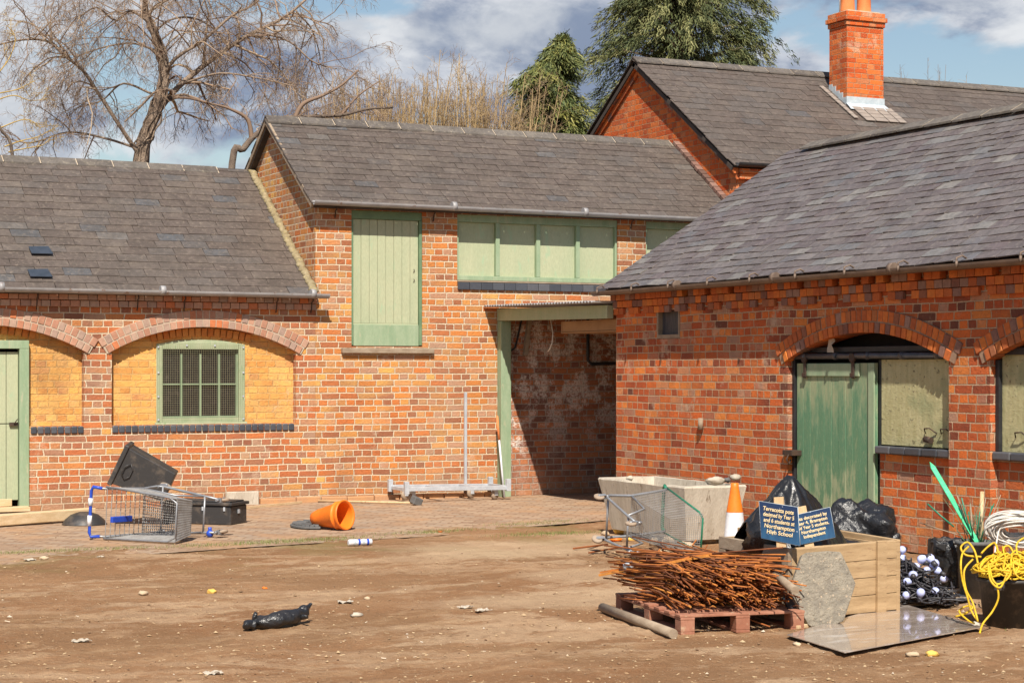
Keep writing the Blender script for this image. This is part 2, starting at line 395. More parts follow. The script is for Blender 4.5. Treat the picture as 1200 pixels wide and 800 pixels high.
# ================================================================== GROUND
def m_dirt():
    n = NT('yard_dirt'); P = n.xyz()
    f = n.noise(.75, 6, .65); g = n.noise(6, 6, .7); k = n.noise(34, 5, .75)
    # tyre-worn streaks roughly along the yard
    rot = n.comb(n.math('ADD', n.math('MULTIPLY', P[0], .30), n.math('MULTIPLY', P[1], .12)), n.math('ADD', n.math('MULTIPLY', P[1], 1.7), n.math('MULTIPLY', P[0], .75)), 0.)
    s = n.noise(.9, 6, .62, rot)
    c = n.mix(n.rng(f, .32, .66), (.27, .135, .064), (.38, .215, .112))
    c = n.mix(n.rng(n.noise(.5, 8, .72), .485, .535, 0, .55), c, (.27, .155, .08)); c = n.mix(n.rng(n.noise(.62, 9, .74, n.scalev(n.pos(), (.8, 1.5, 1))), .53, .57, 0, .6), c, (.56, .385, .24))
    c = n.mix(n.rng(n.math('ADD', s, n.math('MULTIPLY', n.math('SUBTRACT', g, .5), .5)), .52, .64, 0, .6), c, (.56, .38, .235))
    c = n.mix(n.rng(g, .50, .68, 0, .55), c, (.22, .115, .058))
    c = n.mix(n.rng(k, .58, .70, 0, .7), c, (.58, .42, .27))
    c = n.mix(n.rng(n.noise(60, 4, .7), .60, .70, 0, .6), c, (.17, .09, .05))
    c = n.mix(n.rng(n.noise(16, 6, .75), .54, .68, 0, .5), c, (.22, .13, .07))
    c = n.mix(n.rng(n.noise(2.4, 7, .75), .54, .62, 0, .55), c, (.46, .29, .165))
    w = n.math('ADD', n.math('SUBTRACT', P[1], n.math('MULTIPLY', P[0], .26)), n.math('ADD', n.math('MULTIPLY', n.math('SINE', n.math('MULTIPLY', P[0], .42)), .5), n.math('MULTIPLY', n.math('SUBTRACT', f, .5), .5)))
    for o in (8.2, 9.75, 11.3, 12.9):
        d_ = n.math('ABSOLUTE', n.math('ADD', w, o)); k_ = n.math('ADD', d_, n.math('MULTIPLY', n.math('SUBTRACT', g, .5), .35))
        c = n.mix(n.rng(k_, .02, .16, .16, 0.), c, (.22, .125, .065)); c = n.mix(n.math('MULTIPLY', n.rng(k_, .14, .19, 0., 1.), n.rng(k_, .21, .30, .22, 0.)), c, (.52, .35, .20))
    gm = n.math('MULTIPLY', n.rng(n.noise(1.1, 5, .6), .5, .6), n.rng(P[1], -7.5, -5.0, 0., 1.))
    c = n.mix(n.math('MULTIPLY', gm, .45), c, (.20, .19, .07))
    # hard-packed pale patch by the paving
    def patch(cx, cy, rx, ry):
        dx = n.math('DIVIDE', n.math('SUBTRACT', P[0], cx), rx); dy = n.math('DIVIDE', n.math('SUBTRACT', P[1], cy), ry)
        q = n.math('ADD', n.math('MULTIPLY', dx, dx), n.math('MULTIPLY', dy, dy))
        return n.rng(n.math('ADD', q, n.math('MULTIPLY', n.math('SUBTRACT', g, .5), 2.2)), .4, 1.2, .55, 0.)
    for a in ((7.3, -6.4, 1.1, .9), (8.9, -5.6, .8, .5), (6.2, -9.9, 1.3, .5), (6.9, -8.6, .6, .5)):
        c = n.mix(patch(*a), c, (.56, .40, .255))
    n.bump(n.math('ADD', n.math('MULTIPLY', g, .8), n.math('ADD', n.math('MULTIPLY', k, .6), n.math('MULTIPLY', n.noise(90, 3, .7), .4))), .035, 1.)
    return n.fin(c, .95, 0., .1)
M['dirt'] = m_dirt()
def m_pave():
    n = NT('clay_pavers'); P = n.xyz()
    a = math.radians(-36)
    u = n.math('ADD', n.math('MULTIPLY', P[0], math.cos(a)), n.math('MULTIPLY', P[1], math.sin(a)))
    v = n.math('ADD', n.math('MULTIPLY', P[0], -math.sin(a)), n.math('MULTIPLY', P[1], math.cos(a)))
    h, w = .135, .235
    vr = n.math('DIVIDE', n.math('ADD', v, n.math('MULTIPLY', n.noise(.8, 2), .12)), h); row = n.math('FLOOR', vr); fr = n.math('FRACT', vr)
    uu = n.math('ADD', n.math('DIVIDE', u, w), n.math('ADD', n.math('MULTIPLY', n.math('MODULO', n.math('ABSOLUTE', row), 2.), .5), n.math('MULTIPLY', n.noise(.9, 2), .5)))
    cl = n.math('FLOOR', uu); fu = n.math('FRACT', uu)
    eu = n.math('MULTIPLY', n.math('MINIMUM', fu, n.math('SUBTRACT', 1., fu)), w)
    ev = n.math('MULTIPLY', n.math('MINIMUM', fr, n.math('SUBTRACT', 1., fr)), h)
    e = n.math('ADD', n.math('SMOOTH_MIN', eu, ev, .01), n.math('MULTIPLY', n.math('SUBTRACT', n.noise(40, 3), .5), .008))
    mk = n.rng(e, .004, .012)
    rn = n.white(n.comb(cl, row, 2.))[0]
    c = n.ramp(rn, [(0, (.25, .16, .105)), (.4, (.32, .215, .145)), (.8, (.38, .27, .185)), (1, (.28, .215, .165))])
    c = n.mix(n.rng(n.noise(26, 5, .7), .45, .7, 0, .5), c, (.46, .35, .24))
    c = n.mix(mk, (.27, .165, .10), c)
    d = n.noise(1.5, 6, .7); c = n.mix(n.rng(d, .50, .63, 0, .8), c, (.40, .235, .13))
    n.bump(n.math('ADD', mk, n.math('MULTIPLY', n.noise(30, 3), .4)), .012, .8)
    return n.fin(c, .9, 0., .15)
M['pave'] = m_pave()
def edge_y(x):      # yard edge of the paving
    pts = [(-6, -5.9), (3, -5.35), (5.2, -4.75), (6.2, -4.6), (7.1, -4.45), (8.2, -3.95), (9.6, -3.5), (14, -3.4)]
    for (a, b), (c, d) in zip(pts, pts[1:]):
        if x <= c: return b + (d - b) * (x - a) / (c - a)
    return -3.4
def rut(x, y):
    w = y - .26 * x + .5 * math.sin(x * .42) + .10 * noise.noise(V((x * .8, y * .8, 2)))
    return max(max(0, 1 - abs(w + o) / .16) for o in (8.2, 9.75, 11.3, 12.9))
def gz(x, y):
    """height of the dirt surface"""
    p = V((x, y, 0))
    h = .020 * noise.fractal(p * .7, 1, 2, 4) + .007 * noise.fractal(p * 4.3, 1, 2, 3)
    near_r = min(1, max(0, (x - 9.9) / .3))
    e = y - (edge_y(x) + .28 * noise.noise(p * 1.7) + .12 * noise.noise(p * 6))
    t = min(1, max(0, (e + .05) / .30)); t = t * t * (3 - 2 * t)
    # ruts
    h += .010 * noise.fractal(p * 11, 1, 2, 2) - .007 * rut(x, y)
    near = max(0, 1 - abs(e) / 1.5)
    cov = .055 * max(0, noise.fractal(p * 1.6 + V((4, 4, 0)), 1, 2, 4)) * near
    return h * (1 - t) + t * (-.03 + cov)
def ground():
    x0, x1, y0, y1, st = -6., 17., -19., 1.5, .055
    nx = int((x1 - x0) / st); ny = int((y1 - y0) / st)
    vs = []; fs = []
    for j in range(ny + 1):
        for i in range(nx + 1):
            x = x0 + i * st; y = y0 + j * st
            b = min(i, nx - i, j, ny - j)
            vs.append((x, y, gz(x, y) if b > 0 else -.03))
    for j in range(ny):
        for i in range(nx):
            a = j * (nx + 1) + i; fs.append((a, a + 1, a + nx + 2, a + nx + 1))
    m = MB(); m.add(vs, fs, .5, True)
    # far sheet out to the horizon, butted to the fine patch
    B = 400
    X = [-B, x0, x0 + nx * st, B]; Y = [-B, y0, y0 + ny * st, B]
    g = [[V((x, y, -.03)) for x in X] for y in Y]
    for j in range(3):
        for i in range(3):
            if i == 1 and j == 1: continue
            m.add([g[j][i], g[j][i+1], g[j+1][i+1], g[j+1][i]], [(0, 1, 2, 3)], .5)
    tag(m.build('ground', M['dirt'], origin=(0, 0, 0)), kind='structure')
    # paving sheet
    m = MB(); n = 120
    xs = [-6 + 19.7 * i / n for i in range(n + 1)]
    vs = [(x, edge_y(x) - .9, 0) for x in xs] + [(x, 0.0, 0) for x in xs]
    m.add(vs, [(i, i + 1, i + n + 2, i + n + 1) for i in range(n)], .5)
    # gentle relief
    o = MB(); ny2 = 60
    vs = []; fs = []
    for j in range(ny2 + 1):
        for x in xs:
            ya = edge_y(x) - .5; y = ya + (0.0 - ya) * j / ny2
            vs.append((x, y, .004 + .006 * noise.noise(V((x * .9, y * .9, 3)))))
    for j in range(ny2):
        for i in range(n):
            a = j * (n + 1) + i; fs.append((a, a + 1, a + n + 2, a + n + 1))
    o.add(vs, fs, .5, True)
    tag(o.build('brick_paving', M['pave'], origin=(4, -2, 0)), kind='structure')
ground()
# loose stones, straw and crumbs of mortar (nobody could count them)
def crumbs():
    m = MB()
    for i in range(2400):
        if R_() < .6: p = gr(U(-20, 1220), 620 + 185 * R_() ** .7)
        else: p = gr(U(-20, 1220), U(640, 800))
        x, y = p.x, p.y
        if x > 10.1: continue
        z = max(gz(x, y), .006 if y > edge_y(x) - .2 else -1)
        s = U(.004, .013) * (1.7 if R_() < .06 else 1)
        if R_() < .25:      # straw
            a = U(0, PI); L = U(.01, .035); d = V((math.cos(a), math.sin(a), U(-.05, .25)))
            p = V((x, y, z + .004)); q = d.orthogonal().normalized() * U(.0012, .003)
            m.add([p - q, p + q, p + q + d * L, p - q + d * L], [(0, 1, 2, 3)])
        else:
            Mx = Matrix.Translation((x, y, z + s * .25)) @ Matrix.Rotation(U(0, 6), 4, 'Z') @ Matrix.Diagonal((s, s * U(.5, 1), s * U(.35, .7), 1))
            vs = [Mx @ V(q) for q in ((1,0,0),(0,1,0),(-1,0,0),(0,-1,0),(.1,.1,1),(0,0,-1))]
            m.add(vs, [(0,1,4),(1,2,4),(2,3,4),(3,0,4),(1,0,5),(2,1,5),(3,2,5),(0,3,5)])
    tag(m.build('gravel', M['straw'], origin=(5, -8, 0)), 'loose straw, crumbs of mortar and small stones scattered over the brown dirt', 'gravel', kind='stuff')
    # grass at the paving edge
    g = MB()
    spots = [(5.5, -4.95, 1.0, .14), (6.0, -4.8, .8, .12), (7.3, -4.55, .55, .16), (8.6, -4.1, .5, .14), (7.9, -7.9, .25, .12), (8.3, -5.2, .6, .2), (3.6, -4.9, 1.2, .15), (9.0, -3.9, .5, .1), (8.45, -12.6, .4, .3), (8.2, -8.3, .3, .12)]
    for cx, cy, rx, ry in spots:
        for i in range(int(900 * rx * ry / .12)):
            x = cx + random.gauss(0, rx * .5); y = cy + random.gauss(0, ry * .5)
            z = max(gz(x, y), 0); h = U(.012, .035); a = U(0, 2 * PI)
            q = V((math.cos(a), math.sin(a), 0)) * .0022; t = V((U(-.6, .6), U(-.6, .6), 1)) * h
            p = V((x, y, z)); g.add([p - q, p + q, p + t], [(0, 1, 2)])
    tag(g.build('grass', M['grass'], origin=(6, -5, 0)), 'thin green and dry grass growing along the paving edge', 'grass', kind='stuff')
crumbs()

# ================================================================== BUILDING HELPERS
def wall(mb, outer, holes, fn, depth):
    """outer/holes: 2D loops; fn(a,b,d) -> 3D; face at d=0 and reveals back to depth"""
    loops = [outer] + holes
    flat = [p for l in loops for p in l]
    tris = tessellate_polygon([[V((a, b, 0)) for a, b in l] for l in loops])
    mb.add([fn(a, b, 0) for a, b in flat], tris)
    for l in loops:
        n = len(l)
        vs = [fn(a, b, 0) for a, b in l] + [fn(a, b, depth) for a, b in l]
        mb.add(vs, [(i, (i+1) % n, (i+1) % n + n, i+n) for i in range(n)])
    mb.add([fn(a, b, depth) for a, b in flat], tris)
def arc(c, half, zs, rise, n=16, a0=None):
    """segmental arch points from left spring to right spring"""
    Rr = (half*half + rise*rise) / (2*rise); zc = zs + rise - Rr; t = math.asin(half / Rr)
    return [(c + Rr*math.sin(-t + 2*t*i/n), zc + Rr*math.cos(-t + 2*t*i/n)) for i in range(n+1)], Rr, zc, t
def archhole(c, half, z0, zs, rise, n=16):
    pts, *_ = arc(c, half, zs, rise, n)
    return [(c + half, z0), (c - half, z0)] + pts
def voussoirs(mb, fn, c, half, zs, rise, r_in, thick, d0, d1, joint=.012, w=.078, ext=0.):
    _, Rr, zc, t = arc(c, half, zs, rise)
    ra = Rr + r_in; rb = ra + thick; t = t + ext
    n = max(3, round(2*t*ra / w)); dt = 2*t/n; g = joint / ra / 2
    for i in range(n):
        a0 = -t + i*dt + g; a1 = a0 + dt - 2*g; o = U(-.004, .004)
        P2 = [(ra, a0), (ra, a1), (rb - .006, a1), (rb - .006, a0)]
        vs = [fn(c + r*math.sin(a), zc + r*math.cos(a), d0 + o) for r, a in P2] + [fn(c + r*math.sin(a), zc + r*math.cos(a), d1) for r, a in P2]
        mb.add(vs, [(0,1,2,3),(0,4,5,1),(1,5,6,2),(2,6,7,3),(3,7,4,0)])
def mortar_ring(mb, fn, c, half, zs, rise, r0, r1, d0, d1, ext=0.):
    _, Rr, zc, t = arc(c, half, zs, rise); t += ext; n = 24
    for i in range(n):
        a0 = -t + 2*t*i/n; a1 = -t + 2*t*(i+1)/n
        P2 = [(Rr+r0, a0), (Rr+r0, a1), (Rr+r1, a1), (Rr+r1, a0)]
        vs = [fn(c + r*math.sin(a), zc + r*math.cos(a), d0) for r, a in P2] + [fn(c + r*math.sin(a), zc + r*math.cos(a), d1) for r, a in P2]
        mb.add(vs, [(0,1,2,3),(0,4,5,1),(1,5,6,2),(2,6,7,3),(3,7,4,0)], .5)
def slates(mb, o, ud, sd, L, S, w=.34, e=.168, sag=.012, j=1., skip=None):
    """rows of lapped slates. o = eave corner, ud along eave, sd up the slope"""
    o = V(o); ud = V(ud).normalized(); sd = V(sd).normalized(); nn = ud.cross(sd).normalized()
    if nn.z < 0: nn = -nn
    rows = int(S / e) + 1
    for r in range(rows):
        off = (r % 2) * w / 2 + U(-.02, .02); k = 0
        x = -off
        while x < L:
            ww = w * U(.90, 1.10)
            a = max(0, x + .003); b = min(L, x + ww - .003); x += ww
            if b - a < .04: continue
            s0 = r * e - .02 + U(-.006, .006) * j; s1 = min(S, s0 + e * 1.5)
            if s0 > S - .02: continue
            l0 = .010 + U(0, .004) * j; l1 = .003; rr = R_(); tw = U(-.003, .003) * j
            sk = U(-.004, .004) * j
            def pt(u, s, h):
                base = o + ud * u + sd * s
                return base + nn * (h + sag * noise.noise(V((base.x * .45, base.y * .45, base.z * .45))))
            vs = [pt(a, s0 + sk, l0 + tw), pt(b, s0 - sk, l0 - tw), pt(b, s1, l1), pt(a, s1, l1),
                  pt(a, s0 + sk, l0 + tw - .010), pt(b, s0 - sk, l0 - tw - .010), pt(b, s1, l1 - .010), pt(a, s1, l1 - .010)]
            mb.add(vs, [(0,1,2,3),(0,4,5,1),(1,5,6,2),(3,7,4,0)], rr)
def gutter(mb, a, b, r=.055, n=8, out=V((0,-1,0))):
    a = V(a); b = V(b); seg = []
    for p in (a, b):
        for rr in (r, r * .8):
            for k in range(n+1):
                t = PI + PI * k / n
                seg.append(p + out * (math.cos(t) * rr) + UP * (math.sin(t) * rr))
    m = n + 1
    fs = [(k, k+1, 2*m+k+1, 2*m+k) for k in range(n)] + [(m+k, 3*m+k, 3*m+k+1, m+k+1) for k in range(n)]
    fs += [(0, 2*m, 3*m, m), (n, m+n, 3*m+n, 2*m+n)]
    fs += [(k, m+k, m+k+1, k+1) for k in range(n)] + [(2*m+k, 2*m+k+1, 3*m+k+1, 3*m+k) for k in range(n)]
    mb.add(seg, fs, .5, False)
    # end stops and joint collars
    L = (b - a).length; d = (b - a).normalized()
    x = 1.83
    while x < L:
        q = a + d * x
        mb.tube([q - d * .03, q + d * .03], r * 1.06, 10, True); x += 1.83
def ridge(parent, a, b, out, hgt=.0, seg=.46, wing=.16, ang=.6, name='ridge', mat='ridge'):
    a = V(a); b = V(b); L = (b-a).length; d = (b-a).normalized(); sd = d.cross(UP).normalized()
    m = MB(); j = MB(); n = int(L / seg)
    for i in range(n):
        p = a + d * (i * seg + .009); q = a + d * ((i+1) * seg - .009); o = UP * U(-.0015, .0015) + UP * (.014 * noise.noise(p * .5))
        rr = R_()
        for s in (-1, 1):
            w = sd * s * wing * math.cos(ang) - UP * wing * math.sin(ang)
            t = UP * .022
            m.add([p+o+t, q+o+t, q+w+o+t, p+w+o+t, p+o, q+o, q+w+o, p+w+o], [(0,1,2,3),(2,6,7,3),(0,3,7,4),(1,5,6,2)], rr)
            jt = UP * .0165
            j.add([p+o+jt, q+d*.014+o+jt, q+d*.014+w*.99+o+jt, p+w*.99+o+jt], [(0,1,2,3)], .5)
    r = m.build(name, M[mat], parent); j.build('ridge_mortar', M['mortar'], r, fixn=False); return r
def planks(mb, fn, a0, a1, z0, z1, d, n, gap=.006, th=.025):
    w = (a1 - a0) / n
    for i in range(n):
        o = U(-.0015, .0015); l = a0 + i*w + gap/2; r = a0 + (i+1)*w - gap/2
        P2 = [(l, z0), (r, z0), (r, z1), (l, z1)]
        vs = [fn(a, b, d + o) for a, b in P2] + [fn(a, b, d + th) for a, b in P2]
        mb.add(vs, [(0,1,2,3),(4,7,6,5),(0,4,5,1),(1,5,6,2),(2,6,7,3),(3,7,4,0)])
def pbox(mb, fn, a0, a1, z0, z1, d0, d1, rnd=None):
    P2 = [(a0, z0), (a1, z0), (a1, z1), (a0, z1)]
    vs = [fn(a, b, d0) for a, b in P2] + [fn(a, b, d1) for a, b in P2]
    mb.add(vs, [(0,1,2,3),(4,7,6,5),(0,4,5,1),(1,5,6,2),(2,6,7,3),(3,7,4,0)], rnd)
fL = lambda a, b, d: V((a, d, b))            # long wall, faces -y
fR = lambda a, b, d: V((10.27 + d, -a, b))   # shed wall, faces -x  (a = -y)

# ================================================================== LOW STABLE RANGE (left)
st = thing('stable_building', 'low red brick stable range with arched ochre recesses, barred window and brown slate roof', 'building', (3.5, 2.4, 0), None)
X0 = -1.5
holes = []
ar = [(3.84, 1.115), (6.391, 1.115)]
for c, hf in ar: pass
m = MB()
outer = [(X0, 0), (3.18, 0), (3.18, .96), (2.725, .96)]
pts, *_ = arc(3.84, 1.115, 1.81, .29)
outer += pts + [(4.955, .96), (4.345, .96), (4.345, 0), (7.75, 0), (7.75, 2.47), (X0, 2.47)]
wall(m, outer, [archhole(6.391, 1.115, .96, 1.81, .29), archhole(1.289, 1.115, .96, 1.81, .29)], fL, .11)
stw = m.build('wall', M['bl'], st)
m = MB()     # ochre panels set back inside the arches
wx0, wx1, wz0, wz1 = 5.826, 6.899, .985, 1.90
wall(m, [(5.2, .93), (7.6, .93), (7.6, 2.2), (5.2, 2.2)], [[(wx0, wz0), (wx1, wz0), (wx1, wz1), (6.36, wz1 + .05), (wx0, wz1)]], lambda a, b, d: V((a, .11 + d, b)), .12)
wall(m, [(4.345, .93), (5.05, .93), (5.05, 2.2), (2.6, 2.2), (2.6, .93), (3.18, .93), (3.18, 1.93), (4.345, 1.93)], [], lambda a, b, d: V((a, .11 + d, b)), .12)
wall(m, [(.1, .93), (2.5, .93), (2.5, 2.2), (.1, 2.2)], [], lambda a, b, d: V((a, .11 + d, b)), .12)
m.build('recess_panel', M['by'], stw)
m = MB()     # rear, ends
wall(m, [(X0, 0), (7.74, 0), (7.74, 2.47), (X0, 2.47)], [], lambda a, b, d: V((a, 4.82 - d, b)), .11)
for xx in (X0 + .002,):
    wall(m, [(.115, 0), (4.7, 0), (4.7, 2.47), (2.41, 4.16), (.115, 2.47)], [], lambda a, b, d: V((xx + d, a, b)), .11)
m.build('rear_wall', M['bl'], st)
for c, hf in ar + [(1.289, 1.115)]:
    m = MB(); mm = MB()
    voussoirs(m, fL, c, hf, 1.81, .29, 0, .092, -.022, .10, ext=.02)
    voussoirs(m, fL, c, hf, 1.81, .29, .100, .100, -.018, .02, ext=.035)
    mortar_ring(mm, fL, c, hf, 1.81, .29, .004, .196, -.012, .09, ext=.028)
    a1_ = m.build('arch', M['va'], st, bevel=.004); mm.build('arch_mortar', M['mortar'], a1_)
f2 = lambda a, b, d: V((a, .11 + d, b))
for c, hf, zz in ((6.36, .60, 1.925), (3.76, .66, 1.945)):
    m = MB(); voussoirs(m, f2, c, hf, zz, .07, 0, .10, -.028, .06); m.build('inner_arch', M['vo'], st, bevel=.004)
for a0, a1 in ((5.278, 7.504), (4.35, 4.95), (.18, 2.4)):    # blue brick sills
    m = MB(); x = a0
    while x < a1 - .03:
        pbox(m, fL, x + .004, min(a1, x + .072), .872, .955, -.022 + U(-.002, .002), .108); x += .076
    m.build('sill', M['vk'], st, bevel=.012)
# corbelled courses under the eave
m = MB()
for z0, z1, pr in ((2.318, 2.388, .045), (2.396, 2.468, .085)):
    x = X0
    while x < 7.74:
        w = U(.105, .118); pbox(m, fL, x + .003, min(7.745, x + w - .004), z0, z1, -pr + U(-.003, .003), -.002); x += w
m.build('cornice', M['va'], st, bevel=.003)
# roof
sl = math.atan2(4.245 - 2.50, 2.41 + .15)
sd = V((0, math.cos(sl), math.sin(sl))); S = math.hypot(2.56, 1.745)
m = MB(); nrm = V((0, -math.sin(sl), math.cos(sl)))
def slab(mb, o, ud, L, sdv, S, nv, th=.05):
    o = V(o) - nv * .035; vs = [o, o+ud*L, o+ud*L+sdv*S, o+sdv*S]; mb.add(vs + [p - nv*th for p in vs], [(0,1,2,3),(7,6,5,4),(0,4,5,1),(1,5,6,2),(2,6,7,3),(3,7,4,0)])
slab(m, (X0, -.12, 2.505), V((1,0,0)), 7.72 - X0, sd, S - .02, nrm)
sd2 = V((0, -math.cos(sl), math.sin(sl))); slab(m, (X0, 4.95, 2.49), V((1,0,0)), 7.72 - X0, sd2, S - .02, V((0, math.sin(sl), math.cos(sl))))
roof = m.build('roof', M['felt'], st)
m = MB(); slates(m, (X0, -.15, 2.50), (1,0,0), sd, 7.70 - X0, S); slates(m, (X0, 4.97, 2.50), (1,0,0), sd2, 7.70 - X0, S)
m.build('slate_covering', M['sl'], roof)
ridge(roof, (X0, 2.41, 4.275), (7.66, 2.41, 4.245), None, ang=.62)
m = MB()     # mossy mortar fillet against the loft gable
for i in range(110):
    t = i / 109; p = V((7.70, -.12, 2.53)).lerp(V((7.70, 2.36, 4.22)), t)
    Mx = Matrix.Translation(p + V((U(-.012, .01), 0, .015))) @ Matrix.Rotation(sl, 4, 'X') @ Matrix.Diagonal((.05 * U(.8, 1.2), .045, .035 * U(.75, 1.3), 1))
    m.blob(Mx, 8, 5, .35, 2.5, seed=i)
M['moss'] = m_wear('mossy_mortar', (.34, .28, .17), (.22, .17, .09), 14, .95, 0, .8, .01, c3=(.40, .33, .10))
m.build('mortar_fillet', M['moss'], roof)
# slipped replacement slates
for px, py, k in ((49, 300, 1.0), (48, 327, 1.0)):
    # intersect view ray with roof plane
    du, dv = dd(px); dz = -(py - HZ) / F; tn = math.tan(sl)
    t = (2.505 - CZ - tn * (-.15 - CY)) / (dz - tn * dv) if True else 0
    p = V((t*du, CY + t*dv, CZ + t*dz)) + nrm * .036
    m = MB(); ux = V((1, 0, 0)); 
    q = [p - ux*.12, p + ux*.13, p + ux*.10 + sd*.17, p - ux*.13 + sd*.15]
    m.add(q + [a - nrm*.012 for a in q], [(0,1,2,3),(0,4,5,1),(1,5,6,2),(2,6,7,3),(3,7,4,0)]); o = m.build('slate', M['sdark'], roof); o['label'] = 'new blue black slate among the brown slates'
m = MB(); gutter(m, (X0, -.20, 2.535), (7.85, -.20, 2.505)); gt = m.build('gutter', M['zinc'], st)
for px in (43, 161, 216, 324, 365):
    p = wy(px, 345, -.1); b = MB()
    b.tube([(p.x, -.155, 2.46), (p.x, -.16, 2.42), (p.x + .005, -.10, 2.405), (p.x + .005, -.085, 2.33), (p.x + .008, -.05, 2.28)], .008, 5)
    b.build('gutter_bracket', M['iron'], gt)
# door
def window_grid(st):
    m = MB()
    f = lambda a, b, d: V((a, .11 + d, b))
    pbox(m, f, wx0 + .0, wx0 + .075, wz0, wz1, -.012, .06); pbox(m, f, wx1 - .075, wx1, wz0, wz1, -.012, .06)
    pbox(m, f, wx0 + .077, wx1 - .077, wz1 - .06, wz1 - .002, -.010, .058); pbox(m, f, wx0 + .077, wx1 - .077, wz0, wz0 + .05, -.010, .058)
    m.prism([f(wx0, wz1, -.012), f(wx1, wz1, -.012), f(6.6, wz1 + .045, -.012), f(6.36, wz1 + .055, -.012), f(6.1, wz1 + .045, -.012)], (0, .06, 0))
    w = m.build('window', M['green'], st, bevel=.003)
    m = MB(); m.add([f(wx0+.07, wz0+.04, .05), f(wx1-.07, wz0+.04, .05), f(wx1-.07, wz1-.05, .05), f(wx0+.07, wz1-.05, .05)], [(0,1,2,3)]); m.build('pane', M['pane'], w)
    m = MB(); a0, a1, b0, b1 = wx0+.079, wx1-.079, wz0+.052, wz1-.062
    for i in range(1, 4): x = a0 + (a1-a0)*i/4; pbox(m, f, x-.010, x+.010, b0, b1 - .055, .015, .046)
    zc = (b0+b1)/2 - .01; pbox(m, f, a0, a1, zc-.008, zc+.008, .018, .044); pbox(m, f, a1-.022, a1-.001, b0, b1 - .055, .012, .048); pbox(m, f, a0, a1, b0+.001, b0+.018, .016, .045)
    m.build('glazing_bar', M['green2'], w)
    m = MB(); x = wx0 + .008
    while x < wx1 - .004: m.tube([(x, .11-.022, wz0+.012), (x, .11-.022, wz1-.002)], .0010, 4, False); x += .0265
    z = wz0 + .012
    while z < wz1: m.tube([(wx0+.006, .11-.0235, z), (wx1-.006, .11-.0235, z)], .0010, 4, False); z += .0265
    m.build('wire_mesh', M['mesh'], w)
    for (x, z) in ((.02,.03),(.02,.3),(.02,.58),(.02,.88),(1.05,.03),(1.05,.3),(1.05,.58),(1.05,.88),(.36,.9),(.70,.9)):
        m = MB(); m.tube([(wx0+x, .083, wz0+z), (wx0+x, .089, wz0+z)], .012, 6); m.build('washer', M['galv'], w)
    m = MB(); pbox(m, f, wx0 - .02, wx1 + .02, .957, .983, -.045, .1); m.build('window_sill', M['green'], w, bevel=.004)
M['mesh'] = m_wear('mesh_wire', (.42, .42, .25), (.34, .32, .18), 12, .6, .2, .1)
window_grid(st)
f = lambda a, b, d: V((a, .05 + d, b))
m = MB(); pbox(m, f, 4.236, 4.343, .05, 1.835, -.02, .10); pbox(m, f, 3.182, 3.289, .05, 1.835, -.02, .10); pbox(m, f, 3.182, 4.343, 1.837, 1.93, -.02, .10)
fr_ = m.build('door_frame', M['green2'], st, bevel=.004)
m = MB(); planks(m, f, 3.292, 4.232, .13, .985, .035, 7); planks(m, f, 3.292, 4.232, .995, 1.80, .035, 7); d_ = m.build('door', M['cream'], st, bevel=.002)
d_['label'] = 'pale green plank stable door in two halves'
m = MB(); m.box((4.13, .055, .965), (4.225, .08, 1.005)); m.tube([(4.18, .05, .985), (4.20, .02, 1.03), (4.22, .05, 1.04)], .006, 5); m.build('bolt', M['iron'], d_)
m = MB(); m.box((3.182, -.02, 0), (4.343, .10, .048)); m.build('doorstep', M['wood'], st, bevel=.004)

# ================================================================== LOFT BUILDING (middle, taller)
lo = thing('loft_building', 'taller red brick loft building with green hatch and boarded strip windows', 'building', (10.75, 1.6, 0))
LX0, LX1, LE = 7.752, 13.74, 3.585
m = MB()
hatch = [(8.216, 1.885), (9.151, 1.885), (9.151, 3.545), (8.216, 3.545)]
w1 = [(9.625, 2.655), (11.909, 2.655), (11.909, 3.545), (9.625, 3.545)]; w2 = [(12.33, 2.655), (13.6, 2.655), (13.6, 3.545), (12.33, 3.545)]
wall(m, [(LX0, 0), (10.25, 0), (10.25, 2.36), (LX1, 2.36), (LX1, LE), (LX0, LE)], [hatch, w1, w2], fL, .22)
lw = m.build('wall', M['bt'], lo)
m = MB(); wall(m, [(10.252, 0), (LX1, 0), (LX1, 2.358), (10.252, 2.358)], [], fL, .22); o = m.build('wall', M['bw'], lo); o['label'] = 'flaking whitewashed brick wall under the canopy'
m = MB()     # gable towards the stable + rear
wall(m, [(.222, 0), (3.24, 0), (3.24, LE), (1.62, 4.74), (.222, LE + .13)], [], lambda a, b, d: V((LX0 + d, a, b)), .22)
m.add([(LX0, .0, LE), (LX0, .222, LE), (LX0, .222, LE + .13), (LX0, .0, LE + .01)], [(0,1,2,3)])
wall(m, [(LX0 + .222, 0), (LX1, 0), (LX1, LE), (LX0 + .222, LE)], [], lambda a, b, d: V((a, 3.24 - d, b)), .22)
m.build('gable_wall', M['bt'], lo)
s2 = math.atan2(4.815 - 3.60, 1.77); S2 = math.hypot(1.77, 1.215)
sdF = V((0, math.cos(s2), math.sin(s2))); sdB = V((0, -math.cos(s2), math.sin(s2))); nF = V((0, -math.sin(s2), math.cos(s2))); nB = V((0, math.sin(s2), math.cos(s2)))
m = MB(); slab(m, (7.67, -.12, 3.615), V((1,0,0)), 13.72 - 7.67, sdF, S2 - .03, nF); slab(m, (7.67, 3.37, 3.61), V((1,0,0)), 13.72 - 7.67, sdB, S2 - .03, nB)
roof = m.build('roof', M['felt'], lo)
m = MB(); slates(m, (7.64, -.15, 3.60), (1,0,0), sdF, 13.66 - 7.64, S2, .30, .15); slates(m, (7.64, 3.40, 3.60), (1,0,0), sdB, 13.66 - 7.64, S2, e=.165)
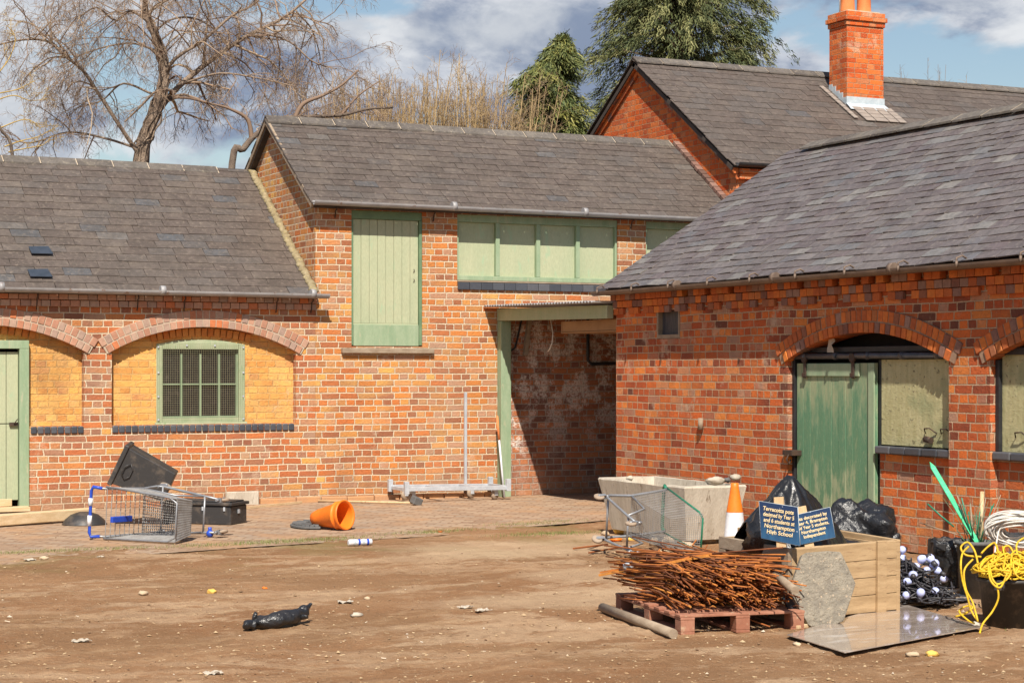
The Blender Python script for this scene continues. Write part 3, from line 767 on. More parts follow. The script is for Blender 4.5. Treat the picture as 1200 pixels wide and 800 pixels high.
m.build('slate_covering', M['sl'], roof)
ridge(roof, (7.64, 1.62, 4.845), (13.65, 1.62, 4.83), None, ang=.64)
m = MB()     # brick verge against the house gable
for i in range(17):
    p = V((13.69, -.1, 3.68)).lerp(V((13.69, 1.55, 4.82)), (i + .5) / 17)
    Mx = Matrix.Translation(p) @ Matrix.Rotation(s2, 4, 'X'); m.box((-.045, -.052, -.03), (.05, .052, .022), None, Mx)
m.build('verge', m_attr('dark_verge_brick', [(0, (.14, .08, .06)), (.5, (.24, .13, .10)), (1, (.34, .22, .17))]), roof, bevel=.006)
m = MB()     # black verge board on the gable
m.beam((7.665, -.14, 3.575), (7.665, 1.62, 4.785), .03, .07, V((0, -s2, 1))); m.beam((7.665, 3.38, 3.575), (7.665, 1.62, 4.785), .03, .07)
m.build('verge_board', M['oldwood'], roof)
m = MB(); gutter(m, (7.66, -.20, 3.625), (13.7, -.20, 3.60)); gt = m.build('gutter', M['zinc'], lo)
for px in (393, 508, 740):
    p = wy(px, 250, -.05); b = MB(); b.tube([(p.x, -.15, 3.56), (p.x + .0, -.06, 3.52), (p.x + .01, -.012, 3.44)], .009, 5); b.build('gutter_bracket', M['iron'], gt)
# hatch
m = MB(); f = fL
pbox(m, f, 8.218, 8.243, 1.90, 3.44, .01, .16); pbox(m, f, 9.112, 9.149, 1.90, 3.44, .005, .16); pbox(m, f, 8.218, 9.149, 3.442, 3.543, .01, .16)
h_ = m.build('hatch_frame', M['gdark'], lo, bevel=.003)
m = MB(); planks(m, f, 8.246, 9.109, 2.17, 3.438, .035, 8, .004); planks(m, f, 8.246, 9.109, 1.89, 2.168, .028, 1); h = m.build('hatch_door', M['cream'], lo, bevel=.002)
h['label'] = 'tall pale green boarded loft hatch'
m = MB()
for z in (2.84, 2.72): m.tube([(9.05, .034, z), (9.055, .02, z - .01), (9.045, .02, z - .03), (9.05, .034, z - .04)], .004, 5)
m.build('latch', M['iron'], h)
m = MB(); m.box((8.246 + .002, .012, 1.893), (9.107, .026, 2.15)); m.build('patch_board', M['green2'], h, bevel=.002)
m = MB(); m.box((8.08, -.06, 1.80), (9.29, .14, 1.862)); m.build('hatch_sill', M['oldwood'], lo, bevel=.006)
def strip(x0, x1, nb, z0=2.72):
    m = MB(); bw = .055; wd = (x1 - x0) / nb
    for i in range(nb + 1):
        xc = x0 + wd * i; a = max(x0 + .002, xc - bw/2); b = min(x1 - .002, xc + bw/2)
        pbox(m, f, a, b, z0 + .06, 3.45, .02, .14)
    pbox(m, f, x0 + .002, x1 - .002, z0, z0 + .058, .015, .14); pbox(m, f, x0 + .002, x1 - .002, 3.452, 3.543, .015, .14)
    w = m.build('window', M['green2'], lo, bevel=.004)
    for i in range(nb):
        b = MB(); b.box((x0 + wd*i + bw/2 + .002, .07 + U(0, .004), z0 + .061), (x0 + wd*(i+1) - bw/2 - .002, .10, 3.449)); b.build('panel', M['cream'], w)
    s = MB(); s.box((x0 + .002, -.02, z0 - .022), (x1 - .002, .13, z0 - .003)); s.build('window_sill', M['oldwood'], w)
    k = MB(); x = x0 + .003
    while x < x1 - .05: k.box((x, -.03 + U(-.003, .003), 2.60 + .0), (min(x1 - .003, x + .155), .14, z0 - .03)); x += .16
    k.build('sill', M['vk'], lo, bevel=.006)
strip(9.625, 11.909, 4); strip(12.33, 13.6, 2)
# brick rows cut for blue sill sit on the wall below: recess filler is the sill itself
# wire stubs
# ================================================================== HOUSE (behind, right)
ho = thing('brick_house', 'bright orange brick house at the back with a steep gable, slate roof and tall chimney', 'building', (19.5, 2.7, 0))
HX0, HX1 = 13.752, 27.
m = MB()
wall(m, [(.05, 0), (5.35, 0), (5.35, 4.30), (2.70, 6.08), (.05, 4.30)], [], lambda a, b, d: V((HX0 + d, a, b)), .22)
wall(m, [(.05, 0), (5.35, 0), (5.35, 4.30), (2.70, 6.08), (.05, 4.30)], [], lambda a, b, d: V((HX1 - d, a, b)), .22)
wall(m, [(HX0 + .222, 0), (HX1 - .222, 0), (HX1 - .222, 4.32), (HX0 + .222, 4.32)], [], lambda a, b, d: V((a, .052 + d, b)), .22)
wall(m, [(HX0 + .222, 0), (HX1 - .222, 0), (HX1 - .222, 4.32), (HX0 + .222, 4.32)], [], lambda a, b, d: V((a, 5.348 - d, b)), .22)
m.build('wall', M['bh'], ho)
s3 = math.atan2(6.15 - 4.34, 2.75); S3 = math.hypot(2.75, 1.81)
sdF = V((0, math.cos(s3), math.sin(s3))); sdB = V((0, -math.cos(s3), math.sin(s3))); nF = V((0, -math.sin(s3), math.cos(s3))); nB = V((0, math.sin(s3), math.cos(s3)))
m = MB(); slab(m, (13.655, -.03, 4.35), V((1,0,0)), HX1 - 13.6, sdF, S3 - .03, nF, .06); slab(m, (13.655, 5.43, 4.35), V((1,0,0)), HX1 - 13.6, sdB, S3 - .03, nB, .06)
roof = m.build('roof', M['felt'], ho)
m = MB(); slates(m, (13.63, -.05, 4.34), (1,0,0), sdF, HX1 - 13.58, S3, .34, .19); slates(m, (13.63, 5.45, 4.34), (1,0,0), sdB, HX1 - 13.58, S3, .34, .19)
m.build('slate_covering', M['sl'], roof)
ridge(roof, (13.63, 2.70, 6.185), (HX1, 2.70, 6.18), None, ang=.6)
m = MB()     # corbelled brick verge
for a, b, s in (((-.02, 4.30), (2.70, 6.085), 1), ((5.42, 4.30), (2.70, 6.085), -1)):
    for off, x0, x1 in ((-.035, 13.675, 13.75), (-.115, 13.715, 13.751)):
        n = 24
        for i in range(n):
            t0 = (i + .03) / n; t1 = (i + .97) / n
            p = V((0, a[0] + (b[0]-a[0])*t0, a[1] + (b[1]-a[1])*t0 + off)); q = V((0, a[0] + (b[0]-a[0])*t1, a[1] + (b[1]-a[1])*t1 + off))
            u = V((0, 0, .036))
            vs = []
            for x in (x0, x1): X = V((x, 0, 0)); vs += [p+X-u, q+X-u, q+X+u, p+X+u]
            m.add(vs, [(0,1,2,3),(4,7,6,5),(0,4,5,1),(1,5,6,2),(2,6,7,3),(3,7,4,0)])
m.build('verge', M['vr'], roof, bevel=.004)
m = MB(); gutter(m, (13.68, -.10, 4.37), (HX1, -.10, 4.35)); m.build('gutter', M['black'], ho)
# eave corbel
m = MB(); m.box((13.76, -.03, 4.16), (HX1, .05, 4.23)); m.box((13.76, -.05, 4.235), (HX1, .05, 4.30)); m.build('cornice', M['bh'], ho, bevel=.004)
# chimney
cx0, cx1, cy0, cy1 = 16.80, 17.47, 1.79, 2.24
ch_ = MB(); ch_.box((cx0, cy0, 5.35), (cx1, cy1, 6.76)); ch_ = ch_.build('chimney', M['bh'], roof)
m = MB(); m.box((cx0-.02, cy0-.02, 6.763), (cx1+.02, cy1+.02, 6.833)); m.box((cx0-.045, cy0-.045, 6.836), (cx1+.045, cy1+.045, 6.905)); m.box((cx0-.02, cy0-.02, 6.908), (cx1+.02, cy1+.02, 6.975)); m.build('chimney_cap', M['bh'], ch_, bevel=.006)
m = MB(); m.box((cx0+.04, cy0+.03, 6.976), (cx1-.04, cy1-.03, 7.0)); m.build('flaunching', M['mortar'], ch_, bevel=.01)
for xx in (cx0 + .17, cx0 + .47):
    m = MB(); T = Matrix.Translation((xx, 2.01, 6.99)); m.lathe([(.0, .0), (.118, .0), (.118, .03), (.108, .05), (.10, .38), (.115, .40), (.115, .44), (.09, .44), (.085, .1)], 20, T); m.build('chimney_pot', M['terra'], ch_)
m = MB(); m.tube([(cx0+.02, 2.0, 6.96), (cx0+.02, 2.0, 7.5)], .012, 5); m.build('pipe', M['galv'], ch_)
zr = lambda y: 4.34 + (y + .05) * math.tan(s3)
m = MB(); m.box((cx0-.012, cy0-.014, zr(cy0)-.03), (cx1+.012, cy0-.003, zr(cy0)+.14))
ap = [V((cx0-.02, cy0-.012, zr(cy0)+.035)), V((cx1+.02, cy0-.012, zr(cy0)+.035)), V((cx1+.04, cy0-.16, zr(cy0-.16)+.035)), V((cx0-.04, cy0-.16, zr(cy0-.16)+.035))]
m.prism(ap, (0, 0, .006))
for i in range(5):
    y0 = cy0 + .002 + i*(cy1-cy0)/5; y1 = y0 + (cy1-cy0)/5 - .004; m.box((cx0-.012, y0, zr(y0)-.02), (cx0-.003, y1, zr(y0)+.13 + .02*(i%2)))
m.build('flashing', M['lead'], ch_)
ps_ = m_wear('pale_slate', (.30, .25, .21), (.24, .20, .175), 9, .8)
for strip_ in (((-.17, .075),), ((.02, .16), (.20, .22), (.44, .16), (.62, .13))):
  m = MB()     # paler relaid slates beside and below the stack
  for i in range(9):
    s = i * .12
    for dx, w in strip_:
        if s > (.95 if dx < 0 else .35) + .02: continue
        y = cy0 + (.38 if dx < 0 else -.17) - s * math.cos(s3); p = V((cx0 + dx, y, zr(y) + .03))
        if dx > 0 and s > .40: continue
        q = [p, p + V((w, 0, 0)), p + V((w, 0, 0)) + sdF * .11, p + sdF * .11]; m.prism([a + nF * .012 for a in q], nF * -.012)
  m.build('relaid_slates', ps_, roof)

# ================================================================== CART SHED (right)
sh = thing('cart_shed', 'dark red brick cart shed with arched openings, green sliding door and grey slate roof', 'building', (12.67, -8, 0))
YE = 14.0
m = MB()
cA1, cB1, hw, zsp, rs = 7.588, 10.545, 1.213, 1.70, .255
zsp = 1.685
def ao(c): 
    p, *_ = arc(c, hw, zsp, rs); return p
oA = [(cA1 + hw, 0), (cA1 - hw, 0)] ; 
outer = [(2.95, 0), (cA1 - hw, 0)] + ao(cA1) + [(cA1 + hw, 0), (cB1 - hw, 0)] + ao(cB1) + [(cB1 + hw, 0), (YE, 0), (YE, 2.45), (2.95, 2.45)]
vh = [(3.867, 1.93), (4.354, 1.93), (4.354, 2.235), (3.867, 2.235)]
wall(m, outer, [vh], fR, .22)
m.build('wall', M['br'], sh)
m = MB()
wall(m, [(7.735, 0), (cA1 + hw + .05, 0), (cA1 + hw + .05, .845), (7.735, .845)], [], lambda a, b, d: fR(a, b, d + .08), .13)
wall(m, [(cB1 - hw - .05, 0), (cB1 + hw + .05, 0), (cB1 + hw + .05, .855), (cB1 - hw - .05, .855)], [], lambda a, b, d: fR(a, b, d + .08), .13)
m.build('infill_wall', M['br'], sh)
m = MB()   # ends and rear
wall(m, [(10.492, 0), (15.07, 0), (15.07, 2.45), (12.67, 4.10), (10.492, 2.62)], [], lambda a, b, d: V((a, -2.95 - d, b)), .22)
m.add([(10.27, -2.95, 2.45), (10.492, -2.95, 2.45), (10.492, -2.95, 2.62)], [(0,1,2)])
wall(m, [(10.492, 0), (15.07, 0), (15.07, 2.45), (12.67, 4.10), (10.492, 2.62)], [], lambda a, b, d: V((a, -YE + d, b)), .22)
wall(m, [(3.172, 0), (YE - .222, 0), (YE - .222, 2.45), (3.172, 2.45)], [], lambda a, b, d: V((15.07 - d, -a, b)), .22)
m.build('rear_wall', M['br'], sh)
bm_ = m_wear('brown_mortar', (.40, .26, .17), (.28, .18, .12), 9, .95)
for c in (cA1, cB1):
    m = MB(); mm = MB()
    voussoirs(m, fR, c, hw, zsp, rs, -.005, .098, -.028, .21, ext=.01); voussoirs(m, fR, c, hw, zsp, rs, .100, .105, -.022, .02, ext=.04)
    mortar_ring(mm, fR, c, hw, zsp, rs, .002, .20, -.014, .2, ext=.03)
    a_ = m.build('arch', M['vr'], sh, bevel=.005); mm.build('arch_mortar', bm_, a_)
m = MB()   # dentilled cornice
y = 2.953; i = 0
while y < YE:
    w = .112
    if i % 3 != 2 or R_() < .35: pbox(m, fR, y + .003, y + w - .004, 2.215, 2.285, -.035 + U(-.004, .004), -.002)
    pbox(m, fR, y + .003, y + w - .004, 2.292, 2.362, -.05 + U(-.004, .004), -.002)
    if R_() < .8: pbox(m, fR, y + .003, y + w - .004, 2.37, 2.44, -.075 + U(-.004, .004), -.002)
    y += w; i += 1
m.build('cornice', M['vr'], sh, bevel=.003)
s4 = math.atan2(4.185 - 2.50, 12.67 - 10.10); S4 = math.hypot(2.57, 1.685)
sW = V((math.cos(s4), 0, math.sin(s4))); sE = V((-math.cos(s4), 0, math.sin(s4))); nW = V((-math.sin(s4), 0, math.cos(s4))); nE = V((math.sin(s4), 0, math.cos(s4)))
m = MB(); slab(m, (10.13, -2.88, 2.51), V((0,-1,0)), YE - 2.8, sW, S4 - .03, nW, .06); slab(m, (15.2, -2.88, 2.51), V((0,-1,0)), YE - 2.8, sE, S4 - .03, nE, .06)
roof = m.build('roof', M['felt'], sh)
m = MB(); slates(m, (10.10, -2.85, 2.50), (0,-1,0), sW, YE - 2.75, S4, .27, .135, .02, 1.6); slates(m, (15.24, -2.85, 2.50), (0,-1,0), sE, YE - 2.75, S4, .30, .155, .03)
m.build('slate_covering', M['sr'], roof)
ridge(roof, (12.67, -3.25, 4.225), (12.67, -YE, 4.215), None, ang=.5, wing=.17)
m = MB(); gutter(m, (10.055, -2.82, 2.475), (10.055, -YE, 2.47), r=.05, out=V((-1, 0, 0))); gt = m.build('gutter', M['gutbrown'], sh)
for k in range(14):
    y = -3.0 - k * .78; b = MB(); b.tube([(10.13, y, 2.50), (10.06, y, 2.535), (10.0, y, 2.515), (9.998, y, 2.47)], .009, 5); b.tube([(10.0, y, 2.49), (9.996, y, 2.44)], .012, 5); b.build('gutter_bracket', M['gutbrown'], gt)
# vent
m = MB(); pbox(m, fR, 3.87, 4.351, 1.933, 2.232, .05, .08); v_ = m.build('vent', m_wear('dark_vent_board', (.03, .03, .04), (.09, .085, .09), 5, .6, stretch=(5, 5, 1)), sh)
m = MB(); pbox(m, fR, 3.87, 3.90, 1.933, 2.232, -.004, .05); pbox(m, fR, 4.32, 4.35, 1.933, 2.232, -.004, .05); pbox(m, fR, 3.902, 4.318, 1.934, 1.975, -.006, .05); m.build('frame', M['oldwood'], v_)
# opening A : black frame, rail, door, board
m = MB()
pbox(m, fR, cA1 - hw + .002, cA1 - hw + .045, 0, 1.70, .05, .20); pbox(m, fR, 7.70, 7.745, 0, 1.69, .09, .21)
pbox(m, fR, 6.39, 8.79, 1.76, 1.81, .09, .20); 
m.build('frame', M['black'], sh, bevel=.004)
m = MB(); wall(m, [(cA1 - hw - .1, .86), (cA1 + hw + .1, .86), (cA1 + hw + .1, 2.1), (cA1 - hw - .1, 2.1)], [], lambda a, b, d: fR(a, b, d + .30), .02); m.build('painted_void', M['void'], sh)  # added near-black sheet, painted as the darkness inside the arch
m = MB(); m.tube([fR(6.40, 1.725, .05), fR(8.79, 1.725, .05)], .028, 10)
for a in (6.6, 7.1, 7.6, 8.1, 8.6): m.tube([fR(a - .03, 1.725, .05), fR(a + .03, 1.725, .05)], .034, 10)
m.build('sliding_rail', m_wear('dark_rail', (.05, .055, .065), (.10, .10, .11), 12, .4, .2), sh)
m = MB(); planks(m, fR, 6.44, 7.69, .06, 1.66, .062, 11, .005, .03); dr = m.build('sliding_door', M['door'], sh, bevel=.002); dr['label'] = 'green plank sliding door with worn paint'
m = MB(); pbox(m, fR, 6.58, 7.46, 1.54, 1.655, .045, .060); pbox(m, fR, 7.60, 7.688, .06, 1.66, .045, .060); m.build('ledge', M['green2'], dr, bevel=.002)
for a in (6.61, 7.38):
    m = MB(); pbox(m, fR, a - .022, a + .022, 1.52, 1.70, .032, .044); pbox(m, fR, a - .035, a + .035, 1.53, 1.57, .024, .031); m.tube([fR(a, 1.71, .02), fR(a, 1.71, .045)], .045, 10); m.build('hanger', M['iron'], dr, bevel=.004)
m = MB(); m.box((10.24, -6.40, .785), (10.30, -6.33, .80)); m.box((10.22, -6.52, .78), (10.35, -6.36, .83)); m.tube([(10.23, -6.46, .80), (10.20, -6.46, .74), (10.23, -6.46, .70), (10.25, -6.46, .74)], .008, 6); m.build('padlock', M['iron'], dr, bevel=.004)
m = MB(); pbox(m, fR, 7.75, cA1 + hw + .05, .93, 1.69, .085, .115); b = m.build('board', M['flaky'], sh); b['label'] = 'board of flaking cream paint beside the green door'
m = MB()
for dz, a in ((0, 8.38), (.0, 8.6)): m.tube([fR(a, 1.05, .08), fR(a + .03, 1.09, .045), fR(a + .10, 1.095, .045), fR(a + .16, 1.05, .08)], .006, 5)
m.tube([fR(8.42, 1.00, .05), fR(8.5, .99, .05)], .03, 6); m.build('catch', M['iron'], b)
for c0, c1, z0 in ((7.735, cA1 + hw - .002, .85), (cB1 - hw + .002, cB1 + hw - .002, .86)):
    a = c0; m = MB()
    while a < c1 - .03: pbox(m, fR, a + .003, min(c1, a + .215), z0, z0 + .068, .012 + U(-.004, .004), .22); a += .22
    m.build('sill', M['vk'], sh, bevel=.012)
# opening B
m = MB(); pbox(m, fR, cB1 - hw + .002, cB1 - hw + .05, .93, 1.68, .05, .20); pbox(m, fR, cB1 + hw - .05, cB1 + hw - .002, .93, 1.68, .05, .20); pbox(m, fR, cB1 - hw + .052, cB1 + hw - .052, 1.72, 1.78, .06, .2)
m.build('frame', M['black'], sh, bevel=.004)
m = MB(); pbox(m, fR, cB1 - hw + .05, cB1 + hw - .05, .93, 1.72, .085, .115); b = m.build('board', M['flaky'], sh); b['label'] = 'flaking cream board in the arch at the right edge'
m = MB(); pbox(m, fR, cB1 - hw - .1, cB1 + hw + .1, 1.2, 2.1, .30, .32); m.build('painted_void', M['void'], sh)  # same added dark sheet, standing in for the shaded inside
m = MB(); m.tube([fR(9.55, 1.05, .08), fR(9.58, 1.09, .045), fR(9.66, 1.095, .045), fR(9.70, 1.05, .08)], .006, 5); m.build('catch', M['iron'], b)
# rag and tube end stuck above the rail
m = MB()
vs = []
for i in range(5):
    for j in range(4): vs.append(fR(6.98 + j*.03 + .02*noise.noise(V((i, j, 0))), 1.90 - i*.035, -.0 + .04*noise.noise(V((i*.7, j*.9, 5))) + .04))
m.add(vs, [(i*4+j, i*4+j+1, i*4+j+5, i*4+j+4) for i in range(4) for j in range(3)], .5, True)
m.build('rag', M['paper'], sh)
# iron stub and broken brick on the wall
m = MB(); m.tube([fR(4.82, 1.10, -.03), fR(4.82, .98, -.03)], .028, 8); m.build('wall_stub', M['oldwood'], sh)

# ================================================================== CANOPY over the passage
ca = thing('canopy', 'green timber canopy with rusty corrugated roof between the loft and the cart shed', 'canopy', (10.25, -1.5, 0))
m = MB(); m.box((10.17, -.13, 0), (10.31, -.012, 2.21)); p_ = m.build('post', M['green2'], ca, bevel=.006)
m = MB(); m.add([V((10.165, -2.93, 2.175)), V((10.165, -.01, 2.215)), V((10.165, -.01, 2.365)), V((10.165, -2.93, 2.325)), V((10.245, -2.93, 2.175)), V((10.245, -.01, 2.215)), V((10.245, -.01, 2.365)), V((10.245, -2.93, 2.325))], [(0,3,2,1),(4,5,6,7),(0,1,5,4),(1,2,6,5),(2,3,7,6),(3,0,4,7)]); m.build('beam', M['green'], ca, bevel=.004)
m = MB(); n = 260; vs = []
for i in range(n + 1):
    y = -.012 - 2.92 * i / n; z = 2.395 + .04 * (y / 3) + .011 * math.sin(y / .076 * 2 * PI)
    vs += [(9.98, y, z), (13.72, y, z + .02)]
m.add(vs, [(2*i, 2*i+1, 2*i+3, 2*i+2) for i in range(n)], .5, True)
o = m.build('corrugated_sheet', M['zinc'], ca); so = o.modifiers.new('s', 'SOLIDIFY'); so.thickness = .006
m = MB(); m.box((10.30, -2.94, 2.03), (10.98, -1.55, 2.045)); m.box((10.30, -1.55, 2.03), (10.98, -1.53, 2.17)); m.box((10.30, -2.94, 2.05), (10.32, -1.56, 2.17)); m.build('boarding', M['ply'], ca)
m = MB(); m.tube([(10.5, -.6, 2.36), (10.48, -.9, 2.2), (10.46, -1.0, 2.05), (10.44, -1.02, 1.93), (10.44, -.96, 1.86), (10.44, -.9, 1.82)], .008, 6); m.build('dangling_wire', M['cable'], ca)
m = MB(); m.beam((10.62, -.04, 2.34), (10.55, -.04, 1.78), .05, .05); m.build('brace', M['oldwood'], ca)
m = MB(); m.tube([(10.55, -.02, 2.34), (10.50, -.02, 2.2), (10.45, -.025, 2.0), (10.42, -.02, 1.88), (10.36, -.02, 1.84)], .012, 6); m.build('hanging_cable', M['black'], ca); m = MB()
m.tube([(11.45, -.04, 2.30), (11.45, -.04, 1.72), (11.50, -.04, 1.67), (13.0, -.04, 1.72)], .022, 8)
m.build('pipe', M['black'], ca)
# passage end wall
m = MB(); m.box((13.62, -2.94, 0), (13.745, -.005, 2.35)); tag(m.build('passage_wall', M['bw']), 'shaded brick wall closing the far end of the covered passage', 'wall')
# plinth stones at the foot of the long wall
m = MB(); m.box((6.62, -.07, -.02), (7.02, -.003, .16)); tag(m.build('plinth_block', M['conc'], bevel=.01), 'grey concrete block at the foot of the long brick wall, right of the black box', 'block')
m = MB(); x = 7.05
while x < 10.1:
    w = U(.2, .5); m.box((x, -.045 + U(-.01, .01), -.02), (min(x + w, 10.12), -.003, .065 + U(-.01, .012))); x += w + .01
tag(m.build('wall_footing', m_wear('orange_footing', (.52, .27, .12), (.42, .24, .14), 5, .9, 0, .6), bevel=.012), 'worn orange brick footing along the base of the loft wall', 'footing')
# ================================================================== TREES
def seg_path(p0, d0, L, n, curve=.25, droop=0.):
    pts = [V(p0)]; d = V(d0).normalized(); s = L / n
    for i in range(n):
        d = (d + V((random.gauss(0, curve), random.gauss(0, curve), random.gauss(0, curve) - droop))).normalized()
        pts.append(pts[-1] + d * s)
    return pts
def smooth_path(pts, k=5):
    out = []
    P = [pts[0]] + list(pts) + [pts[-1]]
    for i in range(1, len(P) - 2):
        for j in range(k):
            t = j / k; a, b, c, d = P[i-1], P[i], P[i+1], P[i+2]
            out.append(.5 * ((2*b) + (c-a)*t + (2*a-5*b+4*c-d)*t*t + (3*b-a-3*c+d)*t**3))
    out.append(pts[-1]); return out
def bare_branches(mb, path, rad, lvl, droop, dens, Lr, lmin=.25, rmin=.0030):
    """side branches along a path, recursive"""
    n = len(path)
    tot = sum((path[i+1]-path[i]).length for i in range(n-1))
    cnt = max(2, int(tot * dens))
    for _ in range(cnt):
        t = U(.18, 1) ** .8; i = min(n - 2, int(t * (n - 1))); f = t*(n-1) - i
        p = path[i].lerp(path[i+1], min(1, f)); d = (path[i+1]-path[i]).normalized()
        a = V((random.gauss(0,1), random.gauss(0,1), random.gauss(0,1))); a = (a - d * a.dot(d)).normalized()
        nd = (d * U(.3, 1.) + a * U(.6, 1.2)).normalized()
        L = Lr * U(.45, 1.1) * (1 - .45 * t)
        if L < lmin: L = lmin
        r0 = max(rmin, rad * (1 - .6*t) * .34)
        k = 4 if lvl > 0 else 3
        q = seg_path(p, nd, L, 5 if lvl else 4, .26, droop)
        mb.tube(q, [r0 * (1 - .6 * j/(len(q)-1)) for j in range(len(q))], k if lvl > 1 else 3, False)
        if lvl > 0: bare_branches(mb, q, r0, lvl - 1, droop * 1.35, dens * 1.55, L * .55, lmin * .7)
def PT(pts, y): return [wy(px, py, y) for px, py in pts]
def big_birch():
    y0 = 7.5
    base = wy(165, 185, y0); base = V((base.x - .2, y0, 0))
    t = thing('bare_tree', 'large bare silver-barked tree with drooping twigs behind the stable roof', 'tree', base)
    k = wy(165, 185, y0); tr = MB()
    T = smooth_path([base, V((base.x, y0, k.z*.5))] + PT([(165, 190), (172, 160), (185, 120), (192, 88), (187, 55), (176, 28), (170, 8), (172, -30), (165, -80)], y0))
    n = len(T); tr.tube(T, [max(.025, .135 - .11 * (i/(n-1))**1.0) for i in range(n)], 10)
    for s in range(7):      # ivy stems winding up the trunk
        a0 = U(0, 6.28); Q = [p + V((math.cos(a0 + i*.12) , math.sin(a0 + i*.12), 0)) * (max(.025, .135 - .11 * (i/(n-1))) + .006) + V((random.gauss(0, .015), random.gauss(0, .015), 0)) for i, p in enumerate(T[:int(n*.8)])]
        tr.tube(Q, .016, 5)
    tr.build('trunk', M['bark'], t)
    limbs = [([(170, 165), (182, 138), (213, 100), (260, 63), (300, 37), (347, 13), (385, -20)], .105, .6),
             ([(190, 90), (203, 70), (233, 50), (262, 24), (285, 12), (310, -20)], .055, -.8),
             ([(165, 185), (140, 150), (112, 110), (93, 85), (70, 68), (50, 53), (20, 52), (-15, 60)], .06, -.5),
             ([(178, 110), (150, 95), (130, 112), (105, 118)], .03, .9),
             ([(176, 28), (150, 15), (130, 28), (105, 15), (80, 30)], .04, -.6),
             ([(174, 15), (195, 0), (225, -15), (262, -40)], .05, .3),
             ([(180, 40), (205, 20), (240, 15), (275, 30), (300, 60), (330, 95)], .03, 1.4),
             ([(172, 8), (140, -20), (90, -30)], .05, -1.), ([(215, 98), (250, 90), (290, 100), (320, 112)], .03, -1.1),
             ([(165, 175), (130, 160), (90, 150), (50, 160), (20, 150)], .035, 1.2), ([(260, 63), (275, 40), (262, 10), (258, -20)], .03, .8),
             ([(187, 60), (160, 45), (120, 50), (95, 62)], .028, 1.5), ([(300, 37), (335, 50), (360, 75), (385, 85)], .03, -.4), ([(347, 13), (375, 30), (395, 62)], .025, .8)]
    tw = MB()
    for pts, r, dy in limbs:
        P = smooth_path(PT(pts, y0)); n = len(P)
        P = [p + V((0, dy * i/(n-1), 0)) for i, p in enumerate(P)]
        l = MB(); l.tube(P, [r * .52 * (1 - .75 * i/(n-1)) + .004 for i in range(n)], 7); l.build('limb', M['bark'], t)
        bare_branches(tw, P, max(r, .04), 2, .13, 7.8, 1.9)
    bare_branches(tw, T[15:], .06, 2, .13, 7.5, 1.9)
    tw.build('crown', M['twig'], t)
big_birch()
def side_branch():
    y0 = 6.0
    b = wy(275, 190, y0); t = thing('leaning_tree', 'dark leaning bare tree rising beside the loft gable', 'tree', (b.x - .3, y0, 0))
    m = MB(); P = smooth_path([V((b.x - .3, y0, 0)), V((b.x-.15, y0, 2.2))] + PT([(272, 192), (285, 175), (300, 158), (330, 140), (360, 137), (400, 135), (430, 128), (460, 126)], y0))
    n = len(P); m.tube(P, [max(.02, .065 * (1 - .75*i/(n-1))) for i in range(n)], 8); m.build('trunk', M['bdark'], t)
    tw = MB()
    for pts, r in (([(345, 140), (355, 122), (378, 112), (400, 100), (420, 82)], .04), ([(400, 135), (420, 112), (445, 95)], .025), ([(295, 163), (290, 140), (270, 128), (250, 122)], .04), ([(300, 158), (330, 150), (345, 165)], .02)):
        Q = smooth_path(PT(pts, y0)); k = len(Q); tw.tube(Q, [r * (1 - .7*i/(k-1)) for i in range(k)], 6, True, .1); bare_branches(tw, Q, r, 1, .03, 5, .8)
    bare_branches(tw, P[8:], .04, 2, .03, 7, 1.0)
    tw.build('crown', M['twig'], t)
side_branch()
def lichen_tree():
    y0 = 5.6; b = wy(20, 190, y0)
    t = thing('lichen_shrub', 'bare shrub with yellow lichened twigs above the left end of the stable roof', 'shrub', (b.x, y0, 0))
    m = MB(); P = smooth_path([V((b.x, y0, 0)), V((b.x, y0, 2.5)), wy(15, 185, y0), wy(0, 150, y0), wy(-20, 100, y0)]); n = len(P)
    m.tube(P, [.035 * (1 - .6*i/(n-1)) for i in range(n)], 6); m.build('trunk', M['bdark'], t)
    tw = MB()
    for pts in ([(5, 172), (25, 165), (45, 160), (68, 148)], [(-10, 120), (15, 112), (35, 118), (55, 116)], [(-10, 95), (10, 70), (18, 45), (8, 30)], [(0, 150), (30, 140), (48, 150)], [(10, 178), (30, 174), (50, 170), (60, 160)], [(-5, 110), (20, 105), (40, 95)]):
        Q = smooth_path(PT(pts, y0)); k = len(Q); tw.tube(Q, [.010 * (1 - .6*i/(k-1)) for i in range(k)], 5, True, .6); bare_branches(tw, Q, .014, 1, .0, 13, .5, .12, .0035)
    tw.build('crown', M['twigy'], t)
lichen_tree()
